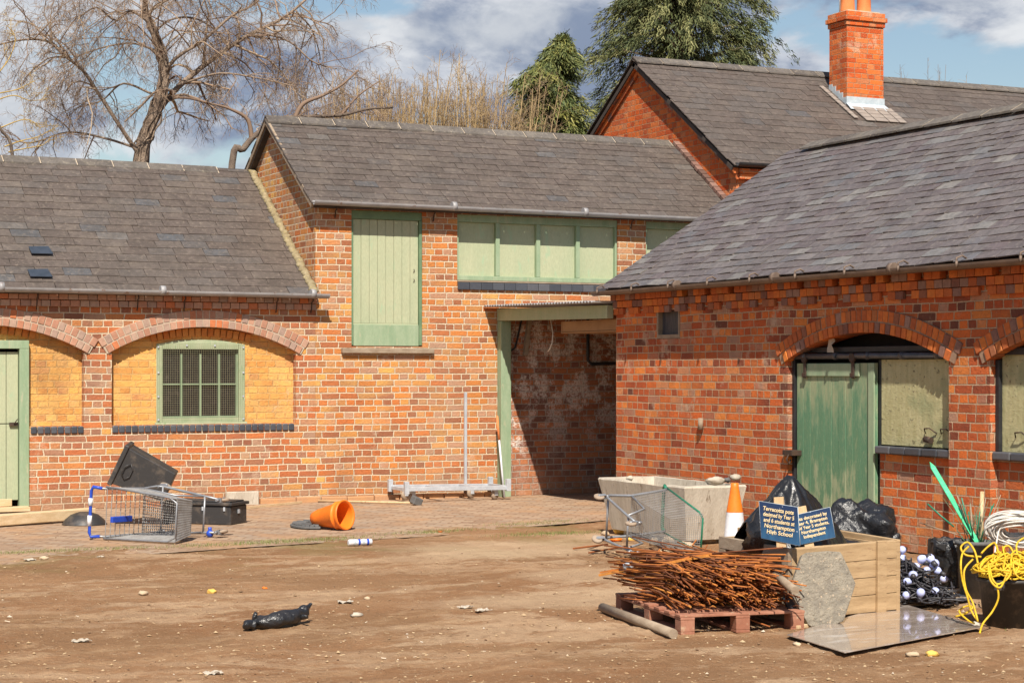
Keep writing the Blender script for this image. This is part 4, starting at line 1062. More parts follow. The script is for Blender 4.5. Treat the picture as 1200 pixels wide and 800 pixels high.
def coppice():
    for s, (px, top, yy) in enumerate(((415, 95, 8.5), (440, 80, 9.5), (468, 74, 8.2), (495, 82, 9.2), (520, 84, 8.4), (548, 76, 9.4), (575, 72, 8.6), (600, 90, 9.0), (393, 100, 9.3))):
        b = wy(px, 160, yy); h = wy(px, top, yy).z
        t = thing('bare_shrub', ['leftmost', 'second', 'third', 'fourth', 'fifth', 'sixth', 'seventh', 'rightmost', 'hindmost'][s] + ' of the tan upright bare shrubs behind the loft roof', 'shrub', (b.x, yy, 0), 'bare upright shrubs behind the loft roof')
        st_ = MB(); tw = MB()
        for i in range(70):
            bx = b.x + random.gauss(0, .22); by = yy + random.gauss(0, .3); H = (h - .1) * U(.72, 1.0) if i else h * 1.02
            dx = U(-.34, .34) + (bx - b.x) * .15
            P = [V((bx, by, .2))]; n = 10
            for k in range(n): P.append(P[-1] + V((dx * .30 * (k / n + .3) + random.gauss(0, .026), random.gauss(0, .03), (H - .2) / n)))
            rr = U(.2, 1)
            st_.tube(P, [.020 * (1 - .82 * k/n) + .002 for k in range(n+1)], 4, False, rr)
            bare_branches(tw, P[4:], .018, 1, -.10, 7.5, .62, .15, .0034)
        st_.build('stem', M['shoot'], t); tw.build('crown', M['twig'] if s % 2 else M['shoot'], t)
coppice()
def twigs_far():
    for s, (px, py, h) in enumerate(((1062, 96, 82), (1096, 92, 72), (1110, 95, 76), (1082, 96, 88), (1140, 105, 92))):
        y = 9.; b = wy(px, 110, y); top = wy(px, h, y).z
        t = thing('thin_shrub', ['', 'tallest of the ', '', '', ''][s] + ['thin bare twigs just right of the chimney above the house ridge', 'thin bare twigs above the house ridge', 'thin bare twigs right of the tallest sprig above the house ridge', 'thin bare twigs left of the tallest sprig above the house ridge', 'lone short sprig at the far right above the house ridge'][s], 'shrub', (b.x, y, 0), 'bare twigs above the house ridge')
        m = MB()
        for i in range(5):
            P = [V((b.x + random.gauss(0, .12), y, .1))]; n = 8; H = top * U(.92, 1)
            for k in range(n): P.append(P[-1] + V((random.gauss(0, .03), 0, H / n)))
            m.tube(P, [.016 * (1 - .8*k/n) for k in range(n+1)], 4, False); bare_branches(m, P[5:], .008, 0, -.1, 7, .35, .1)
        m.build('stem', M['twig'], t)
twigs_far()
def spray(mb, p, d, L, n, wd, jit=.5):
    """flat drooping spray of needle-like leaves"""
    d = V(d).normalized(); base = R_()
    for i in range(n):
        t = R_(); q = p + d * (L * t) + V((0, 0, -.6 * L * t * t)) + V((random.gauss(0, wd*.35), random.gauss(0, wd*.35), random.gauss(0, wd*.25)))
        a = (d + V((random.gauss(0, jit), random.gauss(0, jit), random.gauss(0, jit*.7) - .75))).normalized()
        s = a.cross(V((R_()-.5, R_()-.5, R_()))).normalized() * U(.006, .014); l = U(.06, .15)
        mb.add([q - s, q + s, q + a*l + s*.35, q + a*l - s*.35], [(0, 1, 2, 3)], min(1, max(0, base * .6 + R_() * .4)))
def conifer(label, px, y, prof, name, cnt, mat, per=68):
    """prof: list of (py, left px, right px) outline; crown is filled with drooping sprays round a trunk"""
    b = wy(px, 200, y); t = thing(name, label, 'tree', (b.x, y, 0))
    rows = [(wy(px, py, y).z, wy(l, py, y).x, wy(r, py, y).x) for py, l, r in prof]
    rows.sort()
    top = rows[-1][0]
    m = MB(); m.tube([(b.x, y, 0), (b.x, y, top * .5), (b.x + .05, y, top - .3)], [.3, .18, .03], 8); m.build('trunk', M['bark'], t)
    def lr(z):
        for (z0, a0, b0), (z1, a1, b1) in zip(rows, rows[1:]):
            if z <= z1: f = max(0, (z - z0)/(z1 - z0)); return a0+(a1-a0)*f, b0+(b1-b0)*f
        return rows[-1][1:]
    m = MB(); lim = MB(); z0 = 2.8
    for i in range(cnt):
        z = z0 + (top - z0) * R_() ** .9
        l, r = lr(z); cxm = (l + r) / 2; rad = (r - l) / 2
        a = U(0, 2*PI); f = U(.35, 1.0) ** .6
        lump = 1 + .42 * noise.noise(V((math.cos(a) * 1.4, math.sin(a) * 1.4, z * .9))) + .24 * noise.noise(V((a * 2, z * 2.4, 3)))
        if noise.noise(V((math.cos(a)*2.1, math.sin(a)*2.1, z*1.5 + 7))) < -.12: f *= .45
        rr = rad * lump * f * .86
        p = V((cxm + math.cos(a) * rr, y + math.sin(a) * rr, z)); d = V((math.cos(a), math.sin(a), U(-.5, .25)))
        spray(m, p - d * .15, d, U(.25, .6) * min(1, rad / .8 + .2), per, .16)
        if i % 9 == 0: lim.tube([(b.x, y, z - .3), (p.x * .5 + b.x * .5, (p.y + y) / 2, z - .1), tuple(p)], [.035, .02, .008], 4, False)
    lim.build('limb', M['bark'], t); m.build('crown', mat, t)
conifer('large dark conifer with drooping sprays behind the brick house', 795, 12, [(-70, 770, 810), (-30, 735, 850), (0, 712, 872), (20, 708, 888), (45, 703, 897), (75, 705, 880), (100, 700, 870), (140, 690, 880), (200, 680, 890), (400, 660, 910)], 'conifer', 2300, M['leafc'])
conifer('narrow ivy-clad conifer standing left of the house gable', 652, 9.5, [(44, 655, 662), (55, 640, 676), (75, 626, 674), (90, 606, 668), (105, 612, 672), (130, 614, 684), (150, 618, 690), (165, 615, 690), (300, 600, 700)], 'ivy_tree', 1000, M['leafi'])
# ================================================================== OBJECTS IN THE YARD
def zg(x, y): return max(gz(x, y), .004 if y > edge_y(x) else -1)
def rodline(mb, pts, r, n=6, **k): mb.tube(pts, r, n, **k)
def make_trolley(T, name, label, blue=True, green=False, wr=.0044):
    """wire shopping trolley; local frame x forward, y across, z up. T maps local -> world"""
    g0 = T @ V((0, 0, 0)); t = thing(name, label, 'shopping trolley', g0)
    # basket corners: rear open top high/wide, front narrower
    def bp(u, v, w):       # u along 0..1, v across -1..1, w height 0..1
        half_t = .27 - .05 * u; half_b = .235 - .06 * u
        zb = .46 + .10 * u; zt = .96 - .04 * u
        xb = .06 + .74 * u; xt = -.02 + .92 * u
        half = half_b + (half_t - half_b) * w; return V((xb + (xt - xb) * w, v * half, zb + (zt - zb) * w))
    m = MB()
    def ln(ps, r=wr, n=4): m.tube([T @ p for p in ps], r, n, False)
    for s in (-1, 1):
        for i in range(19): w = i / 18; ln([bp(k/6, s, w) for k in range(7)], wr * (1.6 if i in (0, 18) else 1))
        for i in range(13): u = i / 12; ln([bp(u, s, k/4) for k in range(5)], wr * 1.15)
    for i in range(17): v = -1 + 2*i/16; ln([bp(0, v, 0), bp(1, v, 0)]); ln([bp(1, v, k/3) for k in range(4)])
    for i in range(24): u = i/23; ln([bp(u, -1, 0), bp(u, 1, 0)])
    for i in range(17): w = i/16; ln([bp(1, -1, w), bp(1, 1, w)])
    for i in range(9): w = i/8; ln([bp(0.02, -1, w), bp(.02, 1, w)])
    m.build('basket', M['wire'], t)
    m = MB(); rim = [bp(0, -1, 1), bp(.9, -1, 1), bp(1, -.8, 1), bp(1, .8, 1), bp(.9, 1, 1), bp(0, 1, 1)]
    m.tube([T @ p for p in rim], .009, 8); m.build('rim', M['gpl'] if green else M['galv2'], t)
    m = MB()
    for s in (-1, 1):
        m.tube([T @ V(p) for p in ((-.16, s*.25, 1.0), (-.02, s*.25, .96), (.05, s*.24, .46), (.0, s*.25, .20), (.08, s*.25, .14), (.55, s*.20, .13), (.84, s*.17, .13))], .012, 8)
        m.tube([T @ V(p) for p in ((.05, s*.24, .46), (.45, s*.20, .42), (.60, s*.19, .14))], .010, 8)
    m.tube([T @ V(p) for p in ((.06, -.25, .16), (.06, .25, .16))], .010, 8); m.tube([T @ V(p) for p in ((.62, -.19, .135), (.62, .19, .135))], .010, 8)
    m.build('chassis', M['galv2'], t)
    m = MB(); m.tube([T @ V(p) for p in ((-.06, -.25, .97), (-.16, -.26, 1.0), (-.18, -.22, 1.005), (-.18, .22, 1.005), (-.16, .26, 1.0), (-.06, .25, .97))], .0155, 10)
    h = m.build('handle', M['blue'] if blue else M['gpl'], t)
    if blue:
        for a, b in ((-.15, -.04), (.06, .14)):
            m = MB(); m.tube([T @ V((-.185, a, 1.005)), T @ V((-.185, b, 1.005))], .022, 8); m.build('grip_label', M['whitep'], h)
        m = MB(); m.box((.02, -.10, .62), (.06, -.04, .92), None, T); m.build('seat_flap', M['blue'], t, bevel=.004)
    for x, s in ((.02, 1), (.02, -1), (.82, .68), (.82, -.68)):
        c = V((x, s * .25, .065)); a = U(-.6, .6)
        R2 = Matrix.Translation(c) @ Matrix.Rotation(a, 4, 'Z')
        m = MB(); X = T @ R2 @ Matrix.Rotation(PI/2, 4, 'X')
        m.lathe([(.0, -.016), (.052, -.016), (.062, -.010), (.062, .010), (.052, .016), (.0, .016)], 20, X)
        w = m.build('wheel', M['wheel'], t)
        m = MB(); X2 = T @ R2
        m.box((-.02, -.024, .0), (.02, -.019, .075), None, X2); m.box((-.02, .019, .0), (.02, .024, .075), None, X2); m.box((-.022, -.024, .0755), (.022, .024, .083), None, X2); m.tube([X2 @ V((0, 0, .084)), X2 @ V((0, 0, .13))], .013, 8)
        m.tube([X2 @ V((0, -.028, 0)), X2 @ V((0, .028, 0))], .012, 8)
        m.build('fork', M['galv2'], w)
    return t
def lay(o, xf, zf):
    """matrix from desired forward and up directions"""
    x = V(xf).normalized(); z = V(zf); z = (z - x * z.dot(x)).normalized(); y = z.cross(x)
    return mat4(o, x, y, z)
# trolley on its side by the long wall: across axis vertical
p = at(112, 18.6)
fw = (RT * .86 - FW * .50 + UP * -.05).normalized(); upv = (-RT * .50 - FW * .86 + UP * 0.02).normalized()
# place so that the lower side rests on the ground
T = lay((0, 0, 0), fw, upv)
org = at(196, 18.5)
org.z = .245
T = lay(org, fw, upv) @ Matrix.Diagonal((.9, .9, .9, 1))
make_trolley(T, 'shopping_trolley', 'wire shopping trolley with blue handle lying on its side against black tubs')
# second one, green trimmed, on its side with wheels towards the left
fw = (FW * -.85 + RT * .38 - UP * .20).normalized(); upv = (RT * .9 + FW * .3 + UP * .03)
T = lay((0, 0, 0), fw, upv)
org = at(694, 16.4) ; org.z = .32
T = lay(org, fw, upv) @ Matrix.Diagonal((.76, .76, .76, 1))
make_trolley(T, 'shopping_trolley', 'tipped wire shopping trolley with green rim and wheels in the air by the concrete trough', False, True, .0019)

# ---- black tub, box and dish behind the first trolley
def tub(T, L, W, H, tp=.9, th=.008, lip=.02, mb=None):
    m = mb or MB()
    def c(z, k, e=0.): l = L/2*k + e; w = W/2*k + e; return [V((-l, -w, z)), V((l, -w, z)), V((l, w, z)), V((-l, w, z))]
    rings = [c(0, tp), c(H*.92, 1.), c(H*.92, 1., lip), c(H, 1., lip), c(H, 1., -th), c(th, tp, -th)]
    vs = [T @ p for r in rings for p in r]; fs = [(3, 2, 1, 0)]
    for i in range(len(rings)-1):
        for k in range(4): a = i*4; k2 = (k+1) % 4; fs.append((a+k, a+k2, a+4+k2, a+4+k))
    e = (len(rings)-1)*4; fs.append((e, e+1, e+2, e+3)); m.add(vs, fs); return m
q = wy(160, 568, -1.2)
Tt = mat4((0,0,0), V((.75, -.30, -.50)).normalized(), V((-.02, .84, -.54)).normalized(), V((0,0,1)))
az = (-RT * .90 + UP * .43 - FW * .10).normalized(); ax = FW - az * FW.dot(az); ax.normalize(); ay = az.cross(ax)
Tt = mat4(at(200, 19.6, .40), ax, ay, az) @ Matrix.Diagonal((1.0, 1.05, 1.12, 1))
t = thing('black_tub', 'tapered black plastic tub tipped against the brick wall above the shopping trolley', 'tub', at(164, 19.5, 0))
m = tub(Tt, .46, .38, .52, .78); m.build('body', M['tub'], t, bevel=.008)
m = MB(); xx = -.235
m.tube([Tt @ V(p) for p in ((xx, -.06, .40), (xx - .012, -.02, .44), (xx - .012, .06, .44), (xx, .10, .40), (xx + .004, .06, .365), (xx + .004, -.02, .365), (xx, -.06, .40))], .006, 6); m.build('handle', M['tub'], t)
m = MB()
fw2 = RT * .93 - FW * .34
o = at(241, 19.75, .0)
Bx = V(fw2).normalized(); By = V((-Bx.y, Bx.x, 0))
Tb = mat4(o, Bx, By, UP)
t = thing('black_box', 'dusty black plastic toolbox lying on the paving right of the shopping trolley', 'box', o)
m = MB(); m.box((-.42, -.16, .005), (.38, .19, .20), None, Tb); m.build('body', M['tub'], t, bevel=.012)
m = MB(); m.box((-.44, -.18, .203), (.40, .21, .235), None, Tb); m.box((-.40, -.14, .236), (.36, .17, .250), None, Tb); m.build('lid', M['tub'], t, bevel=.01)
m = MB()
for x in (.05, .30): m.box((x, -.172, .15), (x + .02, -.161, .19), None, Tb)
m.box((.385, -.02, .12), (.392, .02, .16), None, Tb); m.build('catch', M['galv'], t)
o = at(99, 19.6); m = MB(); m.lathe([(.0, .13), (.06, .128), (.14, .10), (.20, .05), (.225, .01), (.232, .0), (.22, .0)], 28, Matrix.Translation(o + V((0, 0, .006)))); tag(m.build('plastic_dish', M['tub']), 'domed black plastic lid lying at the wall left of the blue trolley handle', 'lid')
# blue cap
o = at(246, 18.1); m = MB(); m.blob(Matrix.Translation(o + V((0, 0, .04))) @ Matrix.Diagonal((.036, .036, .038, 1)), 12, 8, .05); m.tube([o + V((0, 0, .06)), o + V((.0, 0, .10))], .018, 8); tag(m.build('blue_cap', M['blue']), 'small bright blue plastic cap on the paving beside the black toolbox', 'cap')
# timber at the left
m = MB(); a = gr(-60, 622) + V((0, 0, .07)); b = gr(108, 610) + V((0, 0, .085)); m.beam(a, b, .14, .11); tag(m.build('timber_beam', M['woodx'], bevel=.008), 'long pale timber beam lying on the paving in front of the stable door', 'beam')
m = MB(); m.beam(V((2.2, -.22, .045)), V((4.30, -.16, .045)), .17, .05); tag(m.build('timber_plank', M['woodx'], bevel=.005), 'flat pale plank on the ground between the stable door and the long beam', 'plank')
m = MB(); m.beam(V((2.6, -.13, .115)), V((4.12, -.11, .115)), .05, .08); tag(m.build('timber_offcut', M['woodx'], bevel=.005), 'short pale offcut on edge against the foot of the stable door', 'offcut')
# thin battens on the paving
m = MB(); m.beam(gr(286, 597) + V((0,0,.02)), gr(353, 590) + V((0,0,.02)), .03, .025); tag(m.build('batten', M['woodx']), 'thin pale batten on the paving between the toolbox and orange tube', 'batten')
m = MB(); a = gr(373, 588.5) + V((0,0,.02)); b = gr(488, 592) + V((0,0,.03)); m.tube([a, b], .013, 8); t = thing('broom', 'pale broom pole with a dark block head lying on the paving by the dolly', 'broom', a); m.build('handle', M['wood'], t)
m = MB(); Tb = mat4(b + V((0, 0, .025)), RT, FW, UP) @ Matrix.Rotation(.4, 4, 'Y') @ Matrix.Rotation(.5, 4, 'Z'); m.box((-.055, -.06, -.045), (.055, .06, .045), None, Tb); m.build('head', M['rubber'], t, bevel=.01)
# ---- orange funnel with ring base
t = thing('orange_funnel', 'orange plastic funnel lying on its side in a grey rubber ring on the paving', 'funnel', at(385, 19.0))
c = at(404, 18.9, .155); ax = (RT * .80 - FW * .52 + UP * .12).normalized(); a2 = ax.cross(UP).normalized(); a3 = ax.cross(a2)
T = mat4(c, a2, a3, ax)
m = MB(); m.lathe([(.128, .0), (.140, .012), (.148, .012), (.152, .0), (.148, -.02), (.138, -.03), (.138, -.06), (.146, -.065), (.142, -.08), (.130, -.09), (.085, -.33), (.06, -.40), (.035, -.415), (.03, -.40), (.07, -.33), (.118, -.09), (.122, -.03), (.128, .0)], 32, T)
m.build('cone', M['orange'], t)
m = MB(); c = at(376, 19.35, .012); n = 22
for i in range(n):
    a0 = math.radians(60 + 215 * i / n); a1 = math.radians(60 + 215 * (i + .86) / n)
    P2 = [(.15, a0), (.29, a0), (.29, a1), (.15, a1)]
    pr = [c + RT * (r*math.cos(a)) + FW * (r*math.sin(a)*1.35) for r, a in P2]; m.prism(pr, (0, 0, .035 + .006 * (i % 2)))
for r0, r1, h in ((.13, .31, .022),):
    for i in range(n):
        a0 = math.radians(58 + 219 * i / n); a1 = math.radians(58 + 219 * (i + 1) / n)
        pr = [c + RT * (r*math.cos(a)) + FW * (r*math.sin(a)*1.35) for r, a in ((r0, a0), (r1, a0), (r1, a1), (r0, a1))]; m.prism(pr, (0, 0, h))
c2 = c - FW*.3; m.beam(c2 - RT*.05 + V((0,0,.02)), c2 + RT*.34 + V((0,0,.02)), .05, .04)
m.build('ring_base', M['rubber'], t, bevel=.004)
# ---- flattened can
a = gr(408, 639) + V((0, 0, .028)); b = gr(436, 638) + V((0, 0, .028)); t = thing('drinks_can', 'crushed blue and white drinks can lying at the edge of the paving', 'can', a)
m = MB(); m.tube([a, a.lerp(b, .05), a.lerp(b, .5), a.lerp(b, .95), b], [.024, .030, .027, .030, .022], 14); m.build('body', M['whitep'], t)
for k in range(4):
    m = MB(); u = .22 + .18*k; m.tube([a.lerp(b, u), a.lerp(b, u + .09)], .0312 - .001*(k % 2), 14, False); m.build('blue_band', M['blue'] if k % 2 else M['lead'], t)
# ---- galvanised dolly with upright
t = thing('wheeled_dolly', 'low galvanised steel dolly on dusty wheels against the wall with one upright pole', 'dolly', at(520, 23.6))
c0 = V((8.70, -.62, 0)); c1 = V((10.08, -.62, 0)); zt = .17
m = MB(); e = .022
for y in (-.62, -.12): m.beam((8.68, y, zt), (10.02, y, zt - .02), .045, .05)
for x in (8.70, 9.15, 9.6, 10.0): m.beam((x, -.60, zt - .01), (x, -.14, zt - .01), .04, .04)
m.build('frame', M['galv'], t, bevel=.003)
for x, y in ((8.68, -.63), (8.68, -.11), (10.03, -.63), (10.03, -.11)):
    m = MB(); m.box((x-.028, y-.028, .11), (x+.028, y+.028, .26)); m.build('corner_socket', M['galv'], t, bevel=.004)
for x, y in ((8.80, -.52), (8.84, -.2), (9.72, -.2), (9.88, -.56)):
    m = MB(); m.lathe([(.0, -.022), (.052, -.022), (.062, -.014), (.062, .014), (.052, .022), (0, .022)], 20, Matrix.Translation((x, y, .066)) @ Matrix.Rotation(PI/2, 4, 'X') @ Matrix.Rotation(.5, 4, 'Y')); w_ = m.build('wheel', M['wheel'], t)
    m = MB(); m.box((x-.03, y-.034, .06), (x+.03, y-.026, .14)); m.box((x-.03, y+.026, .06), (x+.03, y+.034, .14)); m.box((x-.03, y-.0258, .128), (x+.03, y+.0258, .14)); m.build('fork', M['galv'], w_)
m = MB(); m.box((9.665, -.14, .18), (9.698, -.107, 1.32)); m.build('upright', M['galv'], t, bevel=.003)
m = MB(); m.tube([(10.12, -.33, .01), (10.10, -.22, .72)], .013, 8); t = thing('leaning_pole', 'thin white pole with an orange tip leaning on the green canopy post', 'pole', V((10.12, -.33, 0))); m.build('shaft', M['whitep'], t)
m = MB(); m.tube([(10.10, -.219, .722), (10.095, -.17, 1.02)], .015, 8); m.build('tip', M['terra'], t)

# ---- concrete trough
t = thing('concrete_trough', 'large tapered cast concrete trough standing beside the cart shed wall', 'trough', V((9.1, -6.1, 0)))
m = MB()
def ring(x0, x1, y0, y1, z): return [V((x0, y0, z)), V((x1, y0, z)), V((x1, y1, z)), V((x0, y1, z))]
rg = [ring(8.87, 9.37, -6.83, -5.42, .05), ring(8.79, 9.45, -6.93, -5.28, .53), ring(8.80, 9.44, -6.92, -5.29, .545), ring(8.87, 9.37, -6.84, -5.37, .545), ring(8.93, 9.31, -6.75, -5.46, .20)]
def subring(r, n=14):
    o = []
    for k in range(4):
        a, b = r[k], r[(k+1) % 4]
        for i in range(n): o.append(a.lerp(b, i/n))
    return o
R5 = [subring(r) for r in rg]; N = len(R5[0])
for p in R5[1] + R5[2] + R5[3]: p.z += .008 * noise.noise(p * 5)
for i, p in enumerate(R5[2]):       # chipped rim
    if p.x < 8.85 and -6.55 < p.y < -5.75: p.z -= .045 * max(0, math.sin((p.y + 6.55) / .8 * PI))
for i, p in enumerate(R5[3]):
    if p.x < 8.9 and -6.55 < p.y < -5.75: p.z -= .045 * max(0, math.sin((p.y + 6.55) / .8 * PI))
vs = [p for r in R5 for p in r]; fs = [tuple(range(N))[::-1], tuple(4*N + k for k in range(N))]
for i in range(4):
    for k in range(N): k2 = (k+1) % N; fs.append((i*N+k, i*N+k2, (i+1)*N+k2, (i+1)*N+k))
m.add(vs, fs, .5); m.build('body', M['conc'], t)
m = MB()
for x, y in ((9.0, -5.6), (9.0, -6.65), (9.25, -5.6), (9.25, -6.65)):
    m = MB(); m.box((x-.07, y-.06, -.01), (x+.07, y+.06, .049)); m.build('support_block', M['conc'], t, bevel=.01)
for k, (px, py, s, lab, mt) in enumerate(((738, 560, .035, 'small grey stone on the left rim of the trough', 'conc'), (838, 563, .055, 'crumpled pale grey plastic bag on the right rim of the trough', 'paper'), (862, 559, .045, 'white paper scrap sticking up at the right end of the trough', 'paper'), (852, 562, .035, 'dark cloth scrap on the trough rim between pale bags', 'rubber'))):
    Y = (18.3, 17.4, 17.65, 17.5)[k]; c = at(px, Y, 1.6 - (py - HZ) / F * Y); m = MB(); m.blob(Matrix.Translation(c) @ Matrix.Diagonal((s*(1.8 if k == 1 else 1), s, s*.7, 1)), 12, 8, .5, 1.8, seed=k*3.); tag(m.build(['stone', 'plastic_bag', 'paper_scrap', 'cloth_scrap'][k], M[mt]), lab, ['stone', 'bag', 'scrap', 'scrap'][k])
# ---- traffic cone
o = at(861, 14.3); t = thing('traffic_cone', 'orange and white traffic cone standing behind the wooden crate', 'traffic cone', o)
T = Matrix.Translation(o) @ Matrix.Diagonal((.88, .88, .88, 1))
m = MB(); m.box((-.19, -.19, .0), (.19, .19, .035), None, T); m.build('base', M['rubber'], t, bevel=.012)
m = MB(); m.lathe([(.13, .036), (.112, .30)], 28, T); m.lathe([(.112, .30), (.098, .325), (.072, .60)], 28, T); m.build('sleeve', M['whitep'], t)
m = MB(); m.lathe([(.0718, .602), (.036, .81), (.034, .845), (.028, .85), (.024, .84), (.06, .61)], 28, T); m.build('cone', M['orange'], t)
# ---- rubble between trolley and pallet
rub = [(727, 625, .075, 'yrock', 'pale yellow lump of rubble lying nearest the trough corner', 'rubble_lump'), (741, 634, .05, 'yrock', 'yellow lump with the orange end below the upper trolley wheel', 'rubble_lump'), (722, 634, .045, 'orange', 'small orange chip beside the yellow lumps of rubble', 'orange_chip'),
       (770, 640, .07, 'rock', 'pale broken stone inside the tipped trolley basket', 'broken_stone'), (786, 636, .075, 'rock', 'larger pale broken stone at the middle of the tipped trolley', 'broken_stone'), (805, 642, .06, 'rock', 'broken stone by the front end of the tipped trolley', 'broken_stone'), (828, 636, .09, 'rock', 'flat pale stone in front of the concrete trough', 'broken_stone'), (848, 632, .06, 'rock', 'small pale stone under the right end of the trough', 'broken_stone'), (710, 627, .04, 'rock', 'little stone in the shade at the left foot of the trough', 'broken_stone'), (778, 650, .045, 'rock', 'small stone against the top of the rusty bars', 'broken_stone')]
for k, (px, py, s, mt, lab, nm) in enumerate(rub):
    c = gr(px, py); m = MB(); m.blob(Matrix.Translation(c + V((0, 0, s*.45))) @ Matrix.Rotation(U(0, 3), 4, 'Z') @ Matrix.Diagonal((s*1.25, s, s*.62, 1)), 9, 6, .55, 1.7, seed=k*2.3); tag(m.build(nm, M[mt]), lab, 'stone' if nm != 'orange_chip' else 'chip')
# ---- pallet with rusty bars
pc = at(797, 11.45); ex = (at(712, 12.75) - pc); ex.z = 0; ex.normalize(); ey = V((ex.y, -ex.x, 0)); 
if ey.dot(RT) < 0: ey = -ey
T = mat4((pc.x, pc.y, 0), ex, ey, UP)
t = thing('wooden_pallet', 'red brown wooden pallet carrying the heap of rusty iron bars', 'pallet', pc)
LP, WP = 1.2, .82
for k, y in enumerate((.05, WP/2, WP-.05)):
    m = MB()
    for x in (.05, LP/2, LP-.05): m.box((x-.05, y-.045, .018), (x+.05, y+.045, .088), None, T)
    m.box((0, y-.045, 0), (LP, y+.045, .0175), None, T); m.box((0, y-.046, .0885), (LP, y+.046, .104), None, T); m.build('bearer', M['pallet'], t, bevel=.003)
for k in range(7):
    m = MB(); x = .001 + k * (LP - .1) / 6; m.box((x, 0, .1045), (x + .095, WP, .121), None, T); m.build('deck_board', M['pallet'], t, bevel=.003)
m = MB(); m.box((0, .096, .019), (.016, WP/2 - .046, .05), None, T); m.box((0, WP/2 + .046, .019), (.016, WP - .1, .05), None, T); 
# bars
rods = []
for k in range(6):      # a few shared bar shapes
    L = (1.25, 1.1, 1.0, .85, 1.3, .6)[k]; mb = MB(); n = 5
    P = [V((L*(i/n - .5), .006*random.gauss(0, 1) if 0 < i < n else 0, .004*random.gauss(0, 1) if 0 < i < n else 0)) for i in range(n+1)]
    if k == 3: P.append(P[-1] + V((.01, .03, .035)))
    mb.tube(P, .0050 if k != 5 else .0075, 6); me_o = mb.build('rusty_bar', M['rust'], origin=(0, 0, 0)); rods.append(me_o)
M['rv'] = [m_wear('rust_tone', a, b, 9, .9, .1, .5, .003, c3=c) for a, b, c in (((.38, .12, .03), (.22, .07, .025), (.50, .18, .045)), ((.22, .07, .025), (.12, .045, .022), (.34, .11, .035)), ((.50, .18, .04), (.36, .11, .03), (.60, .26, .06)), ((.12, .05, .03), (.22, .08, .03), (.32, .12, .05)))]
mesh_var = []
for o in rods:
    for mt in M['rv']:
        me = o.data.copy(); me.materials.clear(); me.materials.append(mt); mesh_var.append(me)
    
cc = T @ V((LP*.50, WP*.52, 0))
def hp(x, y):   # heap profile above the deck, in pallet coords
    c = .62 * LP; u = (c - x) / (c + .10) if x < c else (x - c) / (LP - c + .22)
    v = (y - WP*.44) / (.50 if y < WP*.44 else .62)
    return max(0, .33 * (1 - abs(u) ** 1.5) * (1 - abs(v) ** 2.2))
NB = 290; rset = set(rods)
def place_bar(i, first=None):
    lev = i / NB
    if R_() < .62: a = random.gauss(.03, .09)          # mostly along the pallet
    else: a = random.gauss(-.60, .11)
    if R_() < .03: a = U(-1.3, 1.3)
    x = LP*.5 + random.gauss(0, .05); y = WP*.52 + U(-.38, .38) * (1 - .3*lev)
    base = .128; z = base + U(.80, 1.0) * hp(x, y) * (lev ** .55) + U(0, .01)
    tilt = random.gauss(0, .05) - .05 * (1 - lev)
    Rm = Matrix.Rotation(a, 4, 'Z') @ Matrix.Rotation(tilt, 4, 'Y')
    Lh = .62; ca, sa = abs(math.cos(a)), abs(math.sin(a))
    fx = min(x + .05, LP - .02 - x) / max(.05, ca); fy = min(y + .06, WP - .03 - y) / max(.05, sa)
    k = min(1., (min(fx, fy) + U(-.05, .07)) / Lh)
    return T @ Matrix.Translation((x, y, z)) @ Rm @ Matrix.Diagonal((max(.3, k), 1, 1, 1))
seen = 0
places = [('lower left flank of the heap', 0), ('top', 1), ('right flank', 2)]
for i in range(NB):
    Mx = place_bar(i)
    if i < 6: o = rods[i]; o.data = mesh_var[i*4 + i % 4]
    else: o = rods[0].copy(); o.data = mesh_var[int(R_() * 23.99)]; col.objects.link(o)
    o.matrix_world = Mx
    tag(o, 'thin rusty iron bar lying in the heap on the pallet', 'iron bar', 'rusty iron bars heaped on the pallet')
m = MB()
for i in range(420):
    Mx = place_bar(int(R_() * NB * .93)); L = U(.5, 1.15) / 2; rr = R_()
    m.tube([Mx @ V((-L, 0, -.008)), Mx @ V((0, U(-.02, .02), U(-.01, .01) - .008)), Mx @ V((L, 0, -.008))], .006, 5, True, rr)
for i in range(130):      # tangled tie wire and stubby ends
    p = T @ V((U(-.02, .5), U(.08, .80), 0)); q = T.inverted() @ p; z = .13 + hp(q.x, q.y) * U(.4, 1.05)
    d = V((random.gauss(0, 1), random.gauss(0, 1), random.gauss(0, .5))).normalized() * U(.03, .09); p.z = z
    m.tube([p, p + d * .5 + V((0, 0, .01)), p + d], .0035, 4, True)
tag(m.build('rusty_bars', M['rust'], origin=tuple(cc)), 'tangled mass of short rusty bars and wire inside the heap on the pallet', 'iron bars', kind='stuff')
b0 = at(704, 12.5, .25); b1 = at(830, 11.95, .43)
m = MB(); m.beam(b0, b1, .045, .016, rnd=.97); m.beam(b0 + V((0.0, 0, .017)), b1 + V((.02, 0, .012)), .02, .012, rnd=.9); tag(m.build('flat_iron', M['rust']), 'bright orange rusty flat iron strip across the top left of the heap', 'iron strip')
m = MB(); c = at(737, 12.3, .33); m.blob(Matrix.Translation(c) @ Matrix.Diagonal((.045, .03, .028, 1)), 10, 6, .4); tag(m.build('metal_fitting', M['galv']), 'dull grey metal fitting on the left top of the rusty bars', 'fitting')
m = MB(); m.tube([at(706, 12.55, .03), at(789, 11.3, .03)], .030, 12); tag(m.build('round_pole', M['oldwood']), 'short round wooden pole lying on the dirt along the left side of the pallet', 'pole')
